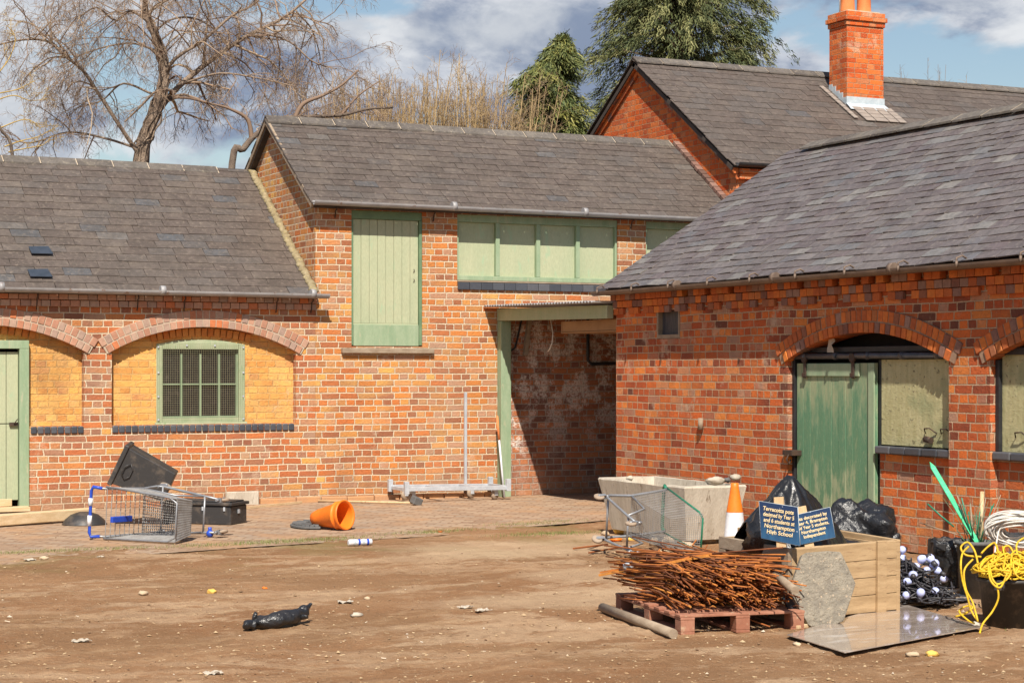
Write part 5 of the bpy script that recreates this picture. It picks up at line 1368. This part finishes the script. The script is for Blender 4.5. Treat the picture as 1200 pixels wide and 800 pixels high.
m = MB(); m.tube([at(905, 11.9, .33), at(932, 11.45, .27)], .026, 10); tag(m.build('wooden_stake', M['oldwood']), 'short round stake poking out of the right side of the rusty heap', 'stake')
# ---- wooden crate
cn = at(928, 11.95); eR = (RT * .87 + FW * .50).normalized(); eL = (-RT * .50 + FW * .87).normalized()
T0 = mat4((cn.x, cn.y, .004), eR, eL, UP)
tilt = Matrix.Rotation(.035, 4, RT)
T = Matrix.Translation((cn.x, cn.y, .004)) @ tilt @ T0.to_3x3().to_4x4()
CW, CD, CH = .86, .74, .47
t = thing('wooden_crate', 'large pale wooden crate holding black plastic sheeting behind the stone slab', 'crate', cn)
m = MB()
for k in range(4):
    z0 = .02 + k * .113; m.box((.0, .0, z0), (CW, .018, z0 + .109), None, T)
m.build('front_panel', M['crate'], t, bevel=.002)
m = MB()
for k in range(4): z0 = .02 + k * .113; m.box((.0, CD - .018, z0), (CW, CD, z0 + .109), None, T)
m.build('back_panel', M['crate'], t)
for x in (0.001, CW - .019):
    m = MB(); m.box((x, .02, .03), (x + .016, CD - .02, CH - .03), None, T); p_ = m.build('side_panel', M['crate'], t); 
    m = MB(); xs = -.03 if x < .1 else CW; m.box((xs, .0, CH - .075), (xs + .03, CD, CH + .005), None, T); m.box((xs, .0, .0), (xs + .03, .07, CH - .077), None, T); m.box((xs, CD - .07, .0), (xs + .03, CD, CH - .077), None, T); m.box((xs, .072, .0), (xs + .03, CD - .072, .07), None, T); m.build('rail', M['oldwood'] if x < .1 else M['crate'], p_, bevel=.003)
for x in (.68,):
    m = MB(); m.box((x, -.024, -.02), (x + .075, -.001, CH + .01), None, T); m.build('batten', M['crate'], t, bevel=.003)
m = MB(); m.box((.0, -.001+.02, CH - .018), (CW, .05, CH + .0), None, T); m.build('top_rail', M['crate'], t, bevel=.003)
m = MB(); m.box((.012, .03, .01), (CW - .03, CD - .03, .03), None, T); m.build('floor', M['crate'], t)
TC = T
# black sheet over the crate contents
def sheet(name, label, cat, fn, nu, nv, mat, th=.0):
    vs = [fn(i/nu, j/nv) for j in range(nv+1) for i in range(nu+1)]
    m = MB(); m.add(vs, [(j*(nu+1)+i, j*(nu+1)+i+1, (j+1)*(nu+1)+i+1, (j+1)*(nu+1)+i) for j in range(nv) for i in range(nu)], .5, True)
    o = m.build(name, mat); tag(o, label, cat); return o
pk = TC.inverted() @ at(925, 12.45, .885)
def tarp(u, v):
    x = .02 + (CW - .06) * u; y = .03 + (CD - .05) * v
    dx = (x - pk.x); dy = (y - pk.y)
    ang = math.atan2(dy, dx); d = math.hypot(dx / .42, dy / (.28 if dy < 0 else .34))
    z = CH - .06 + .50 * max(0, 1 - d) ** .85 * 1.0
    top = .93
    z = min(z, CH + .405)
    z += .022 * math.sin(ang * 7 + 3 * d) * abs(math.sin(ang * 2.3)) * min(1, d * 1.5) * (d < 1.2)
    w_ = noise.noise(V((x * 3, y * 3, 4))); z += .03 * noise.noise(V((x * 7, y * 7, 2))) + .018 * (1 - 3.0 * abs(noise.noise(V((ang * 2.6 + w_ * 2, d * 1.2, 1))))) * min(1, d * 2) + .007 * (1 - 3 * abs(noise.noise(V((x * 16, y * 16, 6)))))
    return TC @ V((x, y, z))
pk = V((.31, .42, 0))
sheet('plastic_sheet', 'black plastic sheeting draped in a tall peak inside the crate', 'sheet', tarp, 110, 90, M['tarp'])
m = MB(); m.blob(TC @ Matrix.Translation((.02, .34, CH + .04)) @ Matrix.Diagonal((.09, .13, .13, 1)), 16, 10, .6, 2.2, seed=4.); tag(m.build('plastic_bundle', M['sack']), 'small crumpled black bundle behind the left blue sign', 'bundle')
def sack(c, s, seed, label, rot=0., amp=.45):
    m = MB(); m.blob(Matrix.Translation(c) @ Matrix.Rotation(rot, 4, 'Z') @ Matrix.Diagonal((*s, 1)), 72, 44, amp, 1.6, seed=seed)
    for i, p in enumerate(m.v): m.v[i] = p + (p - c).normalized() * (.030 * (1 - 3 * abs(noise.noise(p * 7))) + .012 * (1 - 3 * abs(noise.noise(p * 17)))); 
    for p in m.v: p.z = max(p.z, .006)
    return tag(m.build('rubbish_sack', M['sack']), label, 'sack')
sack(at(1010, 13.5, .42), (.24, .26, .24), 2., 'crumpled black rubbish sack behind the right end of the crate')
sack(at(1030, 13.35, .17), (.17, .22, .25), 5., 'smaller black rubbish sack slumped on the ground right of the crate')
# lid blocks on crate edge
for px, py, Y, lab in ((874, 622, 12.9, 'small timber block on the left rail of the crate'), ):
    c = at(px, Y, .5); m = MB(); m.box((-.05, -.03, -.02), (.05, .03, .03), None, mat4(c, eR, eL, UP)); tag(m.build('timber_block', M['crate'], bevel=.003), lab, 'block')
# ---- signs
def sign(corners, label, lines, group=None, stx=.5):
    """corners TL, TR, BR, BL in world"""
    TL, TR, BR, BL = [V(c) for c in corners]
    xd = (TR - TL).normalized(); nd_ = xd.cross(TL - BL).normalized()
    if nd_.dot(FW) > 0: nd_ = -nd_
    yd = nd_.cross(xd); 
    if yd.z < 0: yd = -yd
    t = thing('information_sign', label, 'sign', (BL + BR) / 2)
    m = MB(); m.prism([TL, TR, BR, BL], -nd_ * .006); m.build('board', M['navy'], t)
    m = MB()
    for a, b in ((TL, TR), (TR, BR), (BR, BL), (BL, TL)): m.tube([a - nd_ * .003, b - nd_ * .003], .0032, 4)
    m.build('edge_trim', M['lead'], t)
    W = (TR - TL).length; H = (TL - BL).length
    for k, s in enumerate(lines):
        cu = bpy.data.curves.new('t', 'FONT'); cu.body = s; cu.align_x = 'CENTER'; cu.align_y = 'CENTER'; cu.size = H * .155; cu.offset = .0006; cu.extrude = .0006; cu.space_line = 1
        ob = bpy.data.objects.new('t', cu); col.objects.link(ob); bpy.context.view_layer.update()
        me = bpy.data.meshes.new_from_object(ob.evaluated_get(bpy.context.evaluated_depsgraph_get())); bpy.data.objects.remove(ob)
        wd = max(v.co.x for v in me.vertices) - min(v.co.x for v in me.vertices); sc = min(1., W * .80 / wd)
        c = TL.lerp(TR, .5) + (BL - TL) * (.17 + .155 * k) + nd_ * .003
        Mx = mat4(c, xd, yd, nd_) @ Matrix.Diagonal((sc, 1, 1, 1))
        me.transform(Matrix.Translation(-V(WLOC[t.name])) @ Mx); me.materials.clear(); me.materials.append(M['letter'])
        o = bpy.data.objects.new('lettering', me); col.objects.link(o); o.parent = t
    mid = TL.lerp(TR, stx); dn = (BL - TL).normalized()
    m = MB(); m.beam(mid - nd_ * .018 - dn * .045, mid - nd_ * .018 + dn * (H + .04), .062, .02, nd_); m.build('stake', M['wood'], t, bevel=.002)
    return t
def sp_(px, py, Y): return at(px, Y, CZ - (py - HZ) / F * Y)
sign([sp_(889.5, 587, 11.98), sp_(934.5, 594, 11.86), sp_(937.5, 639, 11.84), sp_(892, 630, 11.96)], 'left blue sign reading Terracotta pots, standing on the front rim of the crate', ['Terracotta pots', 'designed by Year 5', 'and 6 students at', 'Northampton', 'High School'], stx=.5)
sign([sp_(925, 605, 12.10), sp_(972.5, 594, 12.14), sp_(979, 629, 12.13), sp_(932, 639, 12.09)], 'right blue sign reading Pots decorated by, half behind the other blue sign', ['Pots decorated by', 'Year 4, Brampton', 'and Year 5 students,', 'Northampton', 'Independent'], stx=.34)
# ---- stone slab leaning on the crate
outl = [(940, 650), (945, 647), (970, 645), (985, 646), (988, 651), (1003, 683), (1001, 690), (989, 727), (980, 731), (951, 734), (947, 731), (926, 692), (927, 687)]
g0 = at(965, 11.72); 
nsl = (-FW * .94 + RT * .18 + UP * .26).normalized()
def onp(px, py):
    d = FW + RT * ((px - 600) / F) - UP * ((py - HZ) / F); o = V((0, CY, CZ)); return o + d * ((g0 - o).dot(nsl) / d.dot(nsl))
m = MB(); m.prism([onp(*p) for p in outl][::-1], -nsl * .045); o = tag(m.build('stone_slab', M['stone'], bevel=.006), 'rough eight-sided grey stone slab leaning on the front of the crate', 'slab')
mn = min(v.co.z for v in o.data.vertices) + o.location.z
m = MB(); m.prism([onp(926, 693) - nsl*.05, onp(951, 731) - nsl*.05, onp(946, 735) - nsl*.09, onp(922, 698) - nsl*.09], -nsl * .02); tag(m.build('slate_piece', M['sdark']), 'thin dark slate piece tucked behind the lower left edge of the stone slab', 'slate')
# ---- clear sheet on the ground
cs = [gr(922, 744, .02), gr(990, 765, .02), gr(1152, 735, .02), gr(1052, 706, .03)]
m = MB(); m.prism(cs, (0, 0, .006)); tag(m.build('acrylic_sheet', M['perspex'], bevel=.001), 'thin scratched acrylic sheet lying flat and glossy in front of the crate', 'sheet')
for k, (a, b, w_, lab) in enumerate(((gr(1045, 703), gr(1175, 690), .13, 'wide pale board lying behind the acrylic sheet'), (gr(1062, 712), gr(1130, 704), .05, 'thin weathered lath on the ground between acrylic sheet and pale board'), (gr(930, 738), gr(990, 728), .07, 'pale board end on the ground under the stone slab'))):
    m = MB(); m.beam(a + V((0, 0, .02)), b + V((0, 0, .02)), w_, .022); tag(m.build('timber_board', (M['woodx'], M['oldwood'], M['woodx'])[k], bevel=.003), lab, 'board')
m = MB(); m.prism([gr(1100, 706, .012), gr(1136, 703, .012), gr(1128, 697, .012), gr(1104, 698, .012)], (0, 0, .012)); tag(m.build('slate_piece', M['sdark']), 'broken dark slate lying left of the yellow rope tub', 'slate')
# ---- festoon lights heap
c0 = at(1068, 12.9); t = thing('festoon_lights', 'heap of black festoon cable with milky bulbs beside the crate', 'lights', c0)
def heap_h(x, y): return .27 * math.exp(-((x + .10) / .26) ** 2 - (y / .24) ** 2)
T = mat4(c0, RT, FW, UP)
m = MB(); P = []
a = 0.
for i in range(420):
    r_ = .10 + .21 * abs(noise.noise(V((i * .05, 3, 0)))) + .10 * R_(); a += U(.25, .75) * (1 if noise.noise(V((i * .03, 8, 0))) > -.15 else -1)
    x = r_ * math.cos(a) * 1.25 + .06 * math.sin(i * .09) - .03; y = r_ * math.sin(a) * .9
    P.append(T @ V((x, y, .012 + heap_h(x, y) * U(.1, 1.02))))
for s in range(0, 420, 60): m.tube(smooth_path(P[s:s+62], 3), .0065, 5, True)
for k in range(190):
    x = random.gauss(-.06, .17); y = random.gauss(0, .14); z = .02 + heap_h(x, y); d = V((random.gauss(0, 1), random.gauss(0, 1), random.gauss(0, .6))).normalized() * U(.05, .13)
    q = T @ V((x, y, z)); m.tube(smooth_path([q - d, q + V((0, 0, U(.0, .05))), q + d], 3), .006, 5)
m.build('cable', M['bcable'], t)
bl = [(1034, 641), (1057, 644), (1057, 654), (1040, 662), (1035, 672), (1045, 681), (1063, 681), (1041, 688), (1090, 646+8), (1086, 668), (1095, 660), (1079, 694), (1106, 678), (1096, 692), (1073, 664), (1034, 690), (1062, 697), (1051, 700), (1032, 706), (1039, 704), (1098, 668), (1080, 655), (1050, 668), (1070, 674)]
for k, (px, py) in enumerate(bl):
    # depth so the bulb sits on the heap
    best = None
    for s in range(90):
        Y = 12.3 + s * .015; q = sp_(px, py, Y); l = T.inverted() @ q; e = l.z - (.04 + heap_h(l.x, l.y))
        if e <= 0: best = (e, q); break
        if best is None or e < best[0]: best = (e, q)
    q = best[1]; q.z = max(q.z, .03); d = V((random.gauss(0, 1), random.gauss(0, 1), random.gauss(0, .6))).normalized()
    y_ = d.orthogonal().normalized(); Mx = mat4(q, y_, d.cross(y_), d)
    sc_b = U(.78, 1.); q.z -= .006; Mx = Mx @ Matrix.Diagonal((sc_b, sc_b, sc_b, 1)); b = MB(); b.lathe([(.0, -.033), (.016, -.030), (.029, -.018), (.033, 0), (.030, .015), (.020, .032), (.016, .036)], 14, Mx); bo = b.build('bulb', M['bulb'], t)
    b = MB(); b.lathe([(.0165, .035), (.019, .036), (.019, .075), (.0, .078)], 10, Mx); b.build('socket', M['bcable'], bo)
# ---- bins and tubs at the right
def bucket(o, r0, r1, h, nm, label, cat, mat, lip=.012, handle=True, fill=None):
    t = thing(nm, label, cat, o); T = Matrix.Translation(o)
    m = MB(); m.lathe([(.0, .004), (r0, .0), (r1 - .004, h * .93), (r1 + lip, h * .93), (r1 + lip, h), (r1 - .006, h), (r0 - .008, .015), (0, .015)], 36, T); m.build('body', mat, t)
    if fill:
        m = MB(); m.lathe([(.0, h*fill), (r0 + (r1-r0)*fill - .01, h*fill - .01)], 24, T); m.build('contents', M['bcable'], t)
    if handle:
        for s in (0, PI):
            a = YAW*0 + s + .6; q = o + V((math.cos(a)*(r1+.02), math.sin(a)*(r1+.02), h*.9)); m = MB(); m.box((-.03, -.012, -.03), (.03, .02, .02), None, mat4(q, V((-math.sin(a), math.cos(a), 0)), V((math.cos(a), math.sin(a), 0)), UP)); m.build('handle', mat, t, bevel=.004)
    return t
oy = at(1183, 11.9); bucket(oy, .155, .195, .30, 'black_tub', 'muddy black plastic tub heaped with yellow rope at the right edge', 'tub', M['dirtytub'], fill=.9)
og = at(1143, 13.35); bucket(og, .105, .13, .40, 'grey_bucket', 'grey bucket stuffed with garden canes behind the yellow rope tub', 'bucket', M['rubber'], fill=.85)
ob_ = at(1111, 13.75); t = bucket(ob_, .105, .125, .37, 'black_bin', 'black bag-lined bin between the festoon lights and grey bucket', 'bin', M['tub'], fill=.9)
m = MB(); vs = []; n = 48
for j, (r_, z) in enumerate(((.115, .33), (.130, .375), (.142, .37), (.140, .30), (.130, .18), (.12, .04))):
    for i in range(n):
        a = 2*PI*i/n; rr = r_ * (1 + .10 * noise.noise(V((math.cos(a)*3, math.sin(a)*3, j*.8))) + .05 * math.sin(a*9 + j)); vs.append(ob_ + V((rr*math.cos(a), rr*math.sin(a), z + (.02*noise.noise(V((math.cos(a)*4, math.sin(a)*4, 1)))))))
m.add(vs, [(j*n+i, j*n+(i+1) % n, (j+1)*n+(i+1) % n, (j+1)*n+i) for j in range(5) for i in range(n)], .5, True); m.build('liner', M['sack'], t)
ow = at(1194, 13.1); bucket(ow, .13, .16, .33, 'black_bucket', 'black bucket carrying the coil of white cable behind the yellow rope', 'bucket', M['dirtytub'], fill=.9)
# yellow rope
t = thing('yellow_rope', 'tangled bright yellow rope heaped on the black tub and trailing to the ground', 'rope', oy + V((0, 0, .33)))
m = MB(); a = 0.; P = []
for i in range(330):
    a += U(.35, .8) * (1 if math.sin(i*.07) > -.5 else -1); r_ = .03 + .19 * R_() ** .7
    x = r_*math.cos(a)*1.15; y = r_*math.sin(a); P.append(oy + V((x, y, .305 + .17 * math.exp(-(x*x + y*y)/.035) * R_() ** .6 + .03*R_())))
m.tube(smooth_path(P, 4), .0062, 6); 
def loopy(pts): m.tube(smooth_path([sp_(*p) for p in pts], 6), .0064, 6)
F0 = 11.63
loopy([(1135, 640, 11.8), (1128, 648, 11.75), (1126, 662, 11.68), (1128, 680, 11.68), (1134, 700, 11.66), (1138, 715, 11.65), (1145, 726, 11.62)])
loopy([(1140, 655, 11.75), (1130, 668, 11.7), (1132, 690, 11.68), (1140, 706, 11.66), (1146, 728, 11.6)])
loopy([(1160, 665, 11.7), (1163, 678, 11.62), (1170, 684, 11.60), (1182, 676, 11.62), (1186, 664, 11.7)])
loopy([(1158, 660, 11.7), (1161, 680, 11.61), (1172, 688, 11.59), (1180, 672, 11.6)]); loopy([(1168, 684, 11.60), (1170, 700, 11.60), (1163, 716, 11.60), (1152, 730, 11.58), (1148, 742, 11.5)])
loopy([(1187, 660, 11.66), (1190, 672, 11.62), (1199, 678, 11.62), (1210, 670, 11.65)])
loopy([(1120, 722, 11.78), (1132, 718, 11.74), (1140, 711, 11.74), (1132, 710, 11.78), (1124, 716, 11.78), (1134, 726, 11.7), (1142, 730, 11.66)])
loopy([(1150, 652, 11.85), (1132, 650, 11.88), (1126, 641, 11.9), (1134, 635, 11.9), (1142, 645, 11.85), (1146, 660, 11.8)]); loopy([(1150, 648, 11.9), (1158, 640, 11.95), (1166, 636, 11.95), (1170, 648, 11.85)]); loopy([(1178, 655, 11.85), (1176, 642, 11.9), (1183, 640, 11.9), (1190, 652, 11.85)]); loopy([(1192, 650, 11.85), (1192, 636, 11.9), (1204, 630, 11.9), (1212, 645, 11.85)])
m.build('rope', M['rope'], t)
# white cable coil, standing on edge on the bucket
cc_ = sp_(1193, 620, 12.95); ax = (FW * .85 + RT * .1 + UP * .45).normalized(); a2 = RT; a2 = (a2 - ax*a2.dot(ax)).normalized(); a3 = ax.cross(a2)
m = MB()
for k in range(46):
    r_ = U(.10, .225); ph = U(0, 6.28); n = 30; off = U(-.05, .05); w1_, w2_ = U(-.02, .02), U(.75, 1.0)
    P = [cc_ + a2 * (math.cos(ph + 2*PI*i/n) * r_ + w1_) + a3 * (math.sin(ph + 2*PI*i/n) * r_ * .62 * w2_) + ax * (off + .02 * math.sin(2*PI*i/n * 2 + ph)) for i in range(n + 1)]
    m.tube(P, .0058, 5, False)
P = smooth_path([sp_(*p) for p in ((1170, 622, 12.55), (1168, 634, 12.5), (1166, 646, 12.45), (1167, 656, 12.4))]); m.tube(P, .006, 5)
tag(m.build('cable_coil', M['cable']), 'tangled coil of white cable on the bucket behind the yellow rope', 'cable coil')
# green stake and canes
def stick(a, b, r, nm, lab, cat, mt, n=6, group=None):
    m = MB(); m.tube([a, a.lerp(b, .5) + V((U(-.01, .01), U(-.01, .01), 0)), b], r, n); return tag(m.build(nm, M[mt]), lab, cat, group)
a = sp_(1148, 640, 13.32); b = sp_(1093, 547, 13.5)
m = MB(); m.beam(a, b, .034, .02, FW); d = (b - a).normalized(); sd_x = d.cross(FW).normalized()
m.prism([b + sd_x*.017 + FW*.01, b - sd_x*.017 + FW*.01, b + d*.045 + FW*.01], -FW*.02); tag(m.build('green_stake', M['stake'], bevel=.003), 'bright green plastic stake slanting up out of the grey bucket', 'stake')
stick(sp_(1150, 640, 13.4), sp_(1151, 576, 13.5), .016, 'wooden_stake', 'pale wooden stake standing upright in the grey bucket', 'stake', 'wood')
wh = ['leftmost', 'second', 'third', 'fourth', 'fifth', 'sixth', 'seventh', 'eighth', 'ninth', 'rightmost']
for k in range(10):
    bx = 1122 + k * 5.6 + U(-2, 2); by = U(578, 604)
    stick(sp_(1140 + k*1.0, 636, 13.35), sp_(bx, by, 13.3 + U(-.1, .2)), U(.003, .006), 'garden_cane', wh[k] + ' of the thin dull green canes in the grey bucket', 'cane', 'gpl' if k % 3 else 'oldwood', 5, 'garden canes in the grey bucket')
m = MB()
for k in range(20):
    a = sp_(1143 + U(-10, 12), 640, 13.35 + U(-.06, .06)); tip = sp_(1136 + random.gauss(0, 17), U(575, 622), 13.35 + U(-.15, .15)); q = a.lerp(tip, .6) + V((random.gauss(0, .02), random.gauss(0, .02), 0)); m.tube([a, q, tip], [.003, .002, .001], 4)
tag(m.build('dry_weeds', M['gdark']), 'dry wiry stems sprouting from the grey bucket between the canes', 'weeds')
stick(sp_(1118, 617, 13.35), sp_(1087, 590, 13.45), .006, 'bent_wire', 'thin green wire poking left from the grey bucket', 'wire', 'gpl')
stick(sp_(1128, 628, 13.4), sp_(1078, 612, 13.6), .004, 'dry_twig', 'thin dry twig reaching left over the black bin', 'twig', 'oldwood')
# ---- twisted black plastic on the dirt
t0 = gr(325, 735)
m = MB()
P = smooth_path([sp_(288, 731, 11.75), sp_(300, 729, 11.8), sp_(316, 727, 11.8), sp_(334, 723, 11.85), sp_(350, 719, 11.95), sp_(357, 714, 12.0), sp_(364, 706, 12.05)], 5)
n = len(P); rad = []
for i in range(n):
    t = i/(n-1); rad.append(.022 + .030 * math.sin(PI * min(1, t*1.15)) ** .6 + .012*noise.noise(V((t*9, 0, 0)))); 
    if t > .85: rad[-1] = .014
m.tube(P, rad, 14)
m.tube(smooth_path([sp_(302, 727, 11.8), sp_(298, 722, 11.8), sp_(301, 717, 11.8)], 4), [.02, .018, .016, .018, .020, .021, .02, .018, .012], 10)
m.tube(smooth_path([sp_(300, 732, 11.72), sp_(292, 731, 11.70), sp_(285, 734, 11.66)], 4), [.028, .026, .024, .022, .022, .021, .02, .016, .010], 10)
m.tube(smooth_path([sp_(352, 722, 11.9), sp_(361, 723, 11.88)], 3), .014, 8)
for i, p in enumerate(m.v): p = p + V((0, 0, -.012 * (1 - 3*abs(noise.noise(p*11))))); m.v[i] = p + V((noise.noise(p*14), noise.noise(p*14 + V((5, 0, 0))), noise.noise(p*14 + V((0, 5, 0))))) * .012
mz = min(p.z for p in m.v)
for p in m.v: p.z = max(p.z - 0, -.01)
zmin = min(p.z for p in m.v); base = gz(t0.x, t0.y)
for p in m.v: p.z = p.z - zmin * .9 + base - .004 if False else p.z
tag(m.build('twisted_bag', M['sack'], sub=1), 'twisted black plastic bag lying alone on the brown dirt', 'bag')
# ---- litter
lit = [(118, 655, .03, 'paper', 'small white carton on the dirt at the paving edge', 'carton'), (35, 658, .05, 'paper', 'flat pale scrap at the left edge of the paving', 'scrap'), (52, 657, .04, 'rock', 'pale stone chip next to the flat scrap on the left', 'stone'), (405, 707, .05, 'paper', 'crumpled pale wrapper on the dirt right of the twisted bag', 'wrapper'), (418, 722, .04, 'conc', 'grey lump below the crumpled wrapper', 'stone'), (95, 752, .05, 'paper', 'grey paper scrap in the left foreground dirt', 'scrap'), (168, 697, .045, 'rock', 'tan stone left of the middle of the dirt yard', 'stone'), (248, 695, .045, 'yrock', 'yellowish stone in the middle distance left of the funnel', 'stone'), (310, 690, .022, 'orange', 'tiny orange chip on the dirt above the twisted bag', 'chip'), (516, 624, .035, 'rust', 'rusty brown scrap on the ground in front of the dolly', 'scrap'), (545, 714, .045, 'paper', 'pale crumpled scrap in the middle of the yard', 'scrap'), (566, 718, .05, 'paper', 'white torn scrap left of the pallet', 'scrap'), (1070, 768, .04, 'rock', 'pale chip in front of the acrylic sheet', 'stone'), (1092, 767, .045, 'yrock', 'yellow leaf-like scrap in the right foreground', 'scrap'), (934, 756, .03, 'rock', 'white chip left of the acrylic sheet', 'stone'), (1142, 735, .05, 'conc', 'grey stone at the foot of the yellow rope', 'stone'), (250, 790, .05, 'paper', 'pale flat scrap at the bottom edge of the photo', 'scrap'), (430, 703, .03, 'rock', 'small pale pebble right of the crumpled wrapper', 'stone')]
def crumple(m, c, s, seed, flat=.35):
    n = 9; vs = []
    for j in range(n):
        for i in range(n):
            u = (i/(n-1) - .5) * 2; v = (j/(n-1) - .5) * 2; q = V((u * 1.6, v * 1.6, seed))
            k = 1 + .35 * noise.noise(V((u * 2, v * 2, seed + 5)))
            vs.append(c + V((u * s * k + .3*s*noise.noise(q), v * s * .7 * k + .3*s*noise.noise(q + V((9, 0, 0))), s * flat * (.6 + noise.noise(q * 1.4) + .4 * noise.noise(q * 3)))))
    m.add(vs, [(j*n+i, j*n+i+1, (j+1)*n+i+1, (j+1)*n+i) for j in range(n-1) for i in range(n-1)], .5, False)
for k, (px, py, s, mt, lab, cat) in enumerate(lit):
    c = gr(px, py); m = MB(); z = zg(c.x, c.y)
    if mt == 'paper':
        crumple(m, V((c.x, c.y, z + .003)), s, k * 3.3); tag(m.build({'scrap': 'litter_scrap', 'carton': 'small_carton', 'wrapper': 'wrapper'}[cat], M[mt]), lab, cat); continue
    m.blob(Matrix.Translation((c.x, c.y, z + s*.22)) @ Matrix.Rotation(U(0, 3), 4, 'Z') @ Matrix.Diagonal((s, s*.7, s*(.22 if mt == 'paper' else .42), 1)), 9, 6, .7, 2.1, seed=k*1.7+9); tag(m.build({'scrap': 'litter_scrap', 'stone': 'loose_stone', 'chip': 'orange_chip', 'carton': 'small_carton', 'wrapper': 'wrapper'}[cat], M[mt]), lab, cat)
# low stubs: rods on the ground beside trolley
for k, (a, b, r, lab) in enumerate(((gr(672, 645), gr(712, 640), .009, 'rusty rod on the ground left of the tipped trolley, farther one'), (gr(690, 650), gr(735, 642), .008, 'rusty rod on the ground left of the tipped trolley, nearer one'))):
    m = MB(); m.tube([a + V((0, 0, .02)), b + V((0, 0, .02))], r, 6); tag(m.build('rusty_rod', M['rust']), lab, 'rod')
# ================================================================== CAMERA, SUN, SKY
cam = bpy.data.cameras.new('camera'); co = bpy.data.objects.new('camera', cam); col.objects.link(co)
co.location = (0, CY, CZ); co.rotation_euler = (PI/2, 0, -YAW)
cam.sensor_width = 36; cam.lens = F / 1200 * 36; cam.shift_y = 33 / 1200; cam.clip_end = 2000
scn.camera = co
sd_ = V((.44, 1, -1.25)).normalized()
sun = bpy.data.lights.new('sun', 'SUN'); so_ = bpy.data.objects.new('sun', sun); col.objects.link(so_)
sun.energy = 5.0; sun.angle = math.radians(.55); sun.color = (1, .93, .82)
so_.rotation_euler = sd_.to_track_quat('-Z', 'Y').to_euler(); so_.location = (0, -10, 20)
w = bpy.data.worlds.new('World'); scn.world = w; w.use_nodes = True
nt = w.node_tree; nd = nt.nodes; lk = nt.links
bg = nd['Background']
sk = nd.new('ShaderNodeTexSky'); sk.sky_type = 'NISHITA'; sk.sun_disc = False
tos = -sd_; sk.sun_elevation = math.asin(tos.z); sk.sun_rotation = math.atan2(tos.x, tos.y)
sk.air_density = 1.2; sk.dust_density = .6; sk.ozone_density = 1.6
def mth(op, a, b=None):
    n = nd.new('ShaderNodeMath'); n.operation = op
    for i, v in enumerate((a, b)):
        if v is None: continue
        if hasattr(v, 'is_linked'): lk.new(v, n.inputs[i])
        else: n.inputs[i].default_value = v
    return n.outputs[0]
tc = nd.new('ShaderNodeTexCoord'); sp = nd.new('ShaderNodeSeparateXYZ'); lk.new(tc.outputs['Generated'], sp.inputs[0])
den = mth('ADD', mth('MAXIMUM', sp.outputs[2], 0.), .16)
cb = nd.new('ShaderNodeCombineXYZ'); lk.new(mth('MULTIPLY', sp.outputs[0], 5.5), cb.inputs[0]); lk.new(mth('MULTIPLY', sp.outputs[1], 5.5), cb.inputs[1]); lk.new(mth('MULTIPLY', sp.outputs[2], 11.), cb.inputs[2])
def wn(scale, det, off, rough=.55):
    mp = nd.new('ShaderNodeMapping'); mp.inputs['Location'].default_value = off; lk.new(cb.outputs[0], mp.inputs[0])
    n = nd.new('ShaderNodeTexNoise'); n.inputs['Scale'].default_value = scale; n.inputs['Detail'].default_value = det; n.inputs['Roughness'].default_value = rough; n.inputs['Distortion'].default_value = .3
    lk.new(mp.outputs[0], n.inputs['Vector']); return n.outputs['Fac']
def wr(v, a, b, c=0., d=1.):
    n = nd.new('ShaderNodeMapRange'); n.interpolation_type = 'SMOOTHSTEP'; lk.new(v, n.inputs[0])
    for i, q in enumerate((a, b, c, d)): n.inputs[i+1].default_value = q
    return n.outputs[0]
def wmix(f, a, b):
    n = nd.new('ShaderNodeMix'); n.data_type = 'RGBA'; lk.new(f, n.inputs[0])
    for i, v in ((6, a), (7, b)):
        if hasattr(v, 'is_linked'): lk.new(v, n.inputs[i])
        else: n.inputs[i].default_value = (*v, 1)
    return n.outputs[2]
SK = .07
sc_ = nd.new('ShaderNodeVectorMath'); sc_.operation = 'SCALE'; lk.new(sk.outputs[0], sc_.inputs[0]); sc_.inputs['Scale'].default_value = 1.
cover = mth('MULTIPLY', wr(wn(1.0, 8, (2.3, 1.1, 0)),   .40, .47), mth('MULTIPLY', wr(sp.outputs[2], .22, .50, 1., .08), wr(sp.outputs[1], -.2, .35, .12, 1.)))
shade = wr(wn(1.25, 9, (7.3, 3.4, 1.), .55), .44, .56)
cloud = wmix(shade, (.66 / SK * .26, .82 / SK * .26, 1.15 / SK * .26), (1.30 / SK * .31, 1.38 / SK * .31, 1.5 / SK * .31))
fine_ = wr(wn(2.6, 9, (1.3, 8.1, 2.), .6), .45, .66)
cloud = wmix(mth('MULTIPLY', fine_, .6), cloud, (1.5 / SK * .42, 1.52 / SK * .42, 1.54 / SK * .42))
fin = wmix(cover, sc_.outputs[0], cloud)
lk.new(fin, bg.inputs[0]); bg.inputs[1].default_value = SK
vs_ = scn.view_settings; vs_.view_transform = 'Standard'; vs_.look = 'None'; vs_.exposure = 0.55; vs_.gamma = 1; vs_.use_curve_mapping = False
scn.cycles.max_bounces = 6; scn.cycles.use_denoising = True
scn.cycles.caustics_reflective = False; scn.cycles.caustics_refractive = False
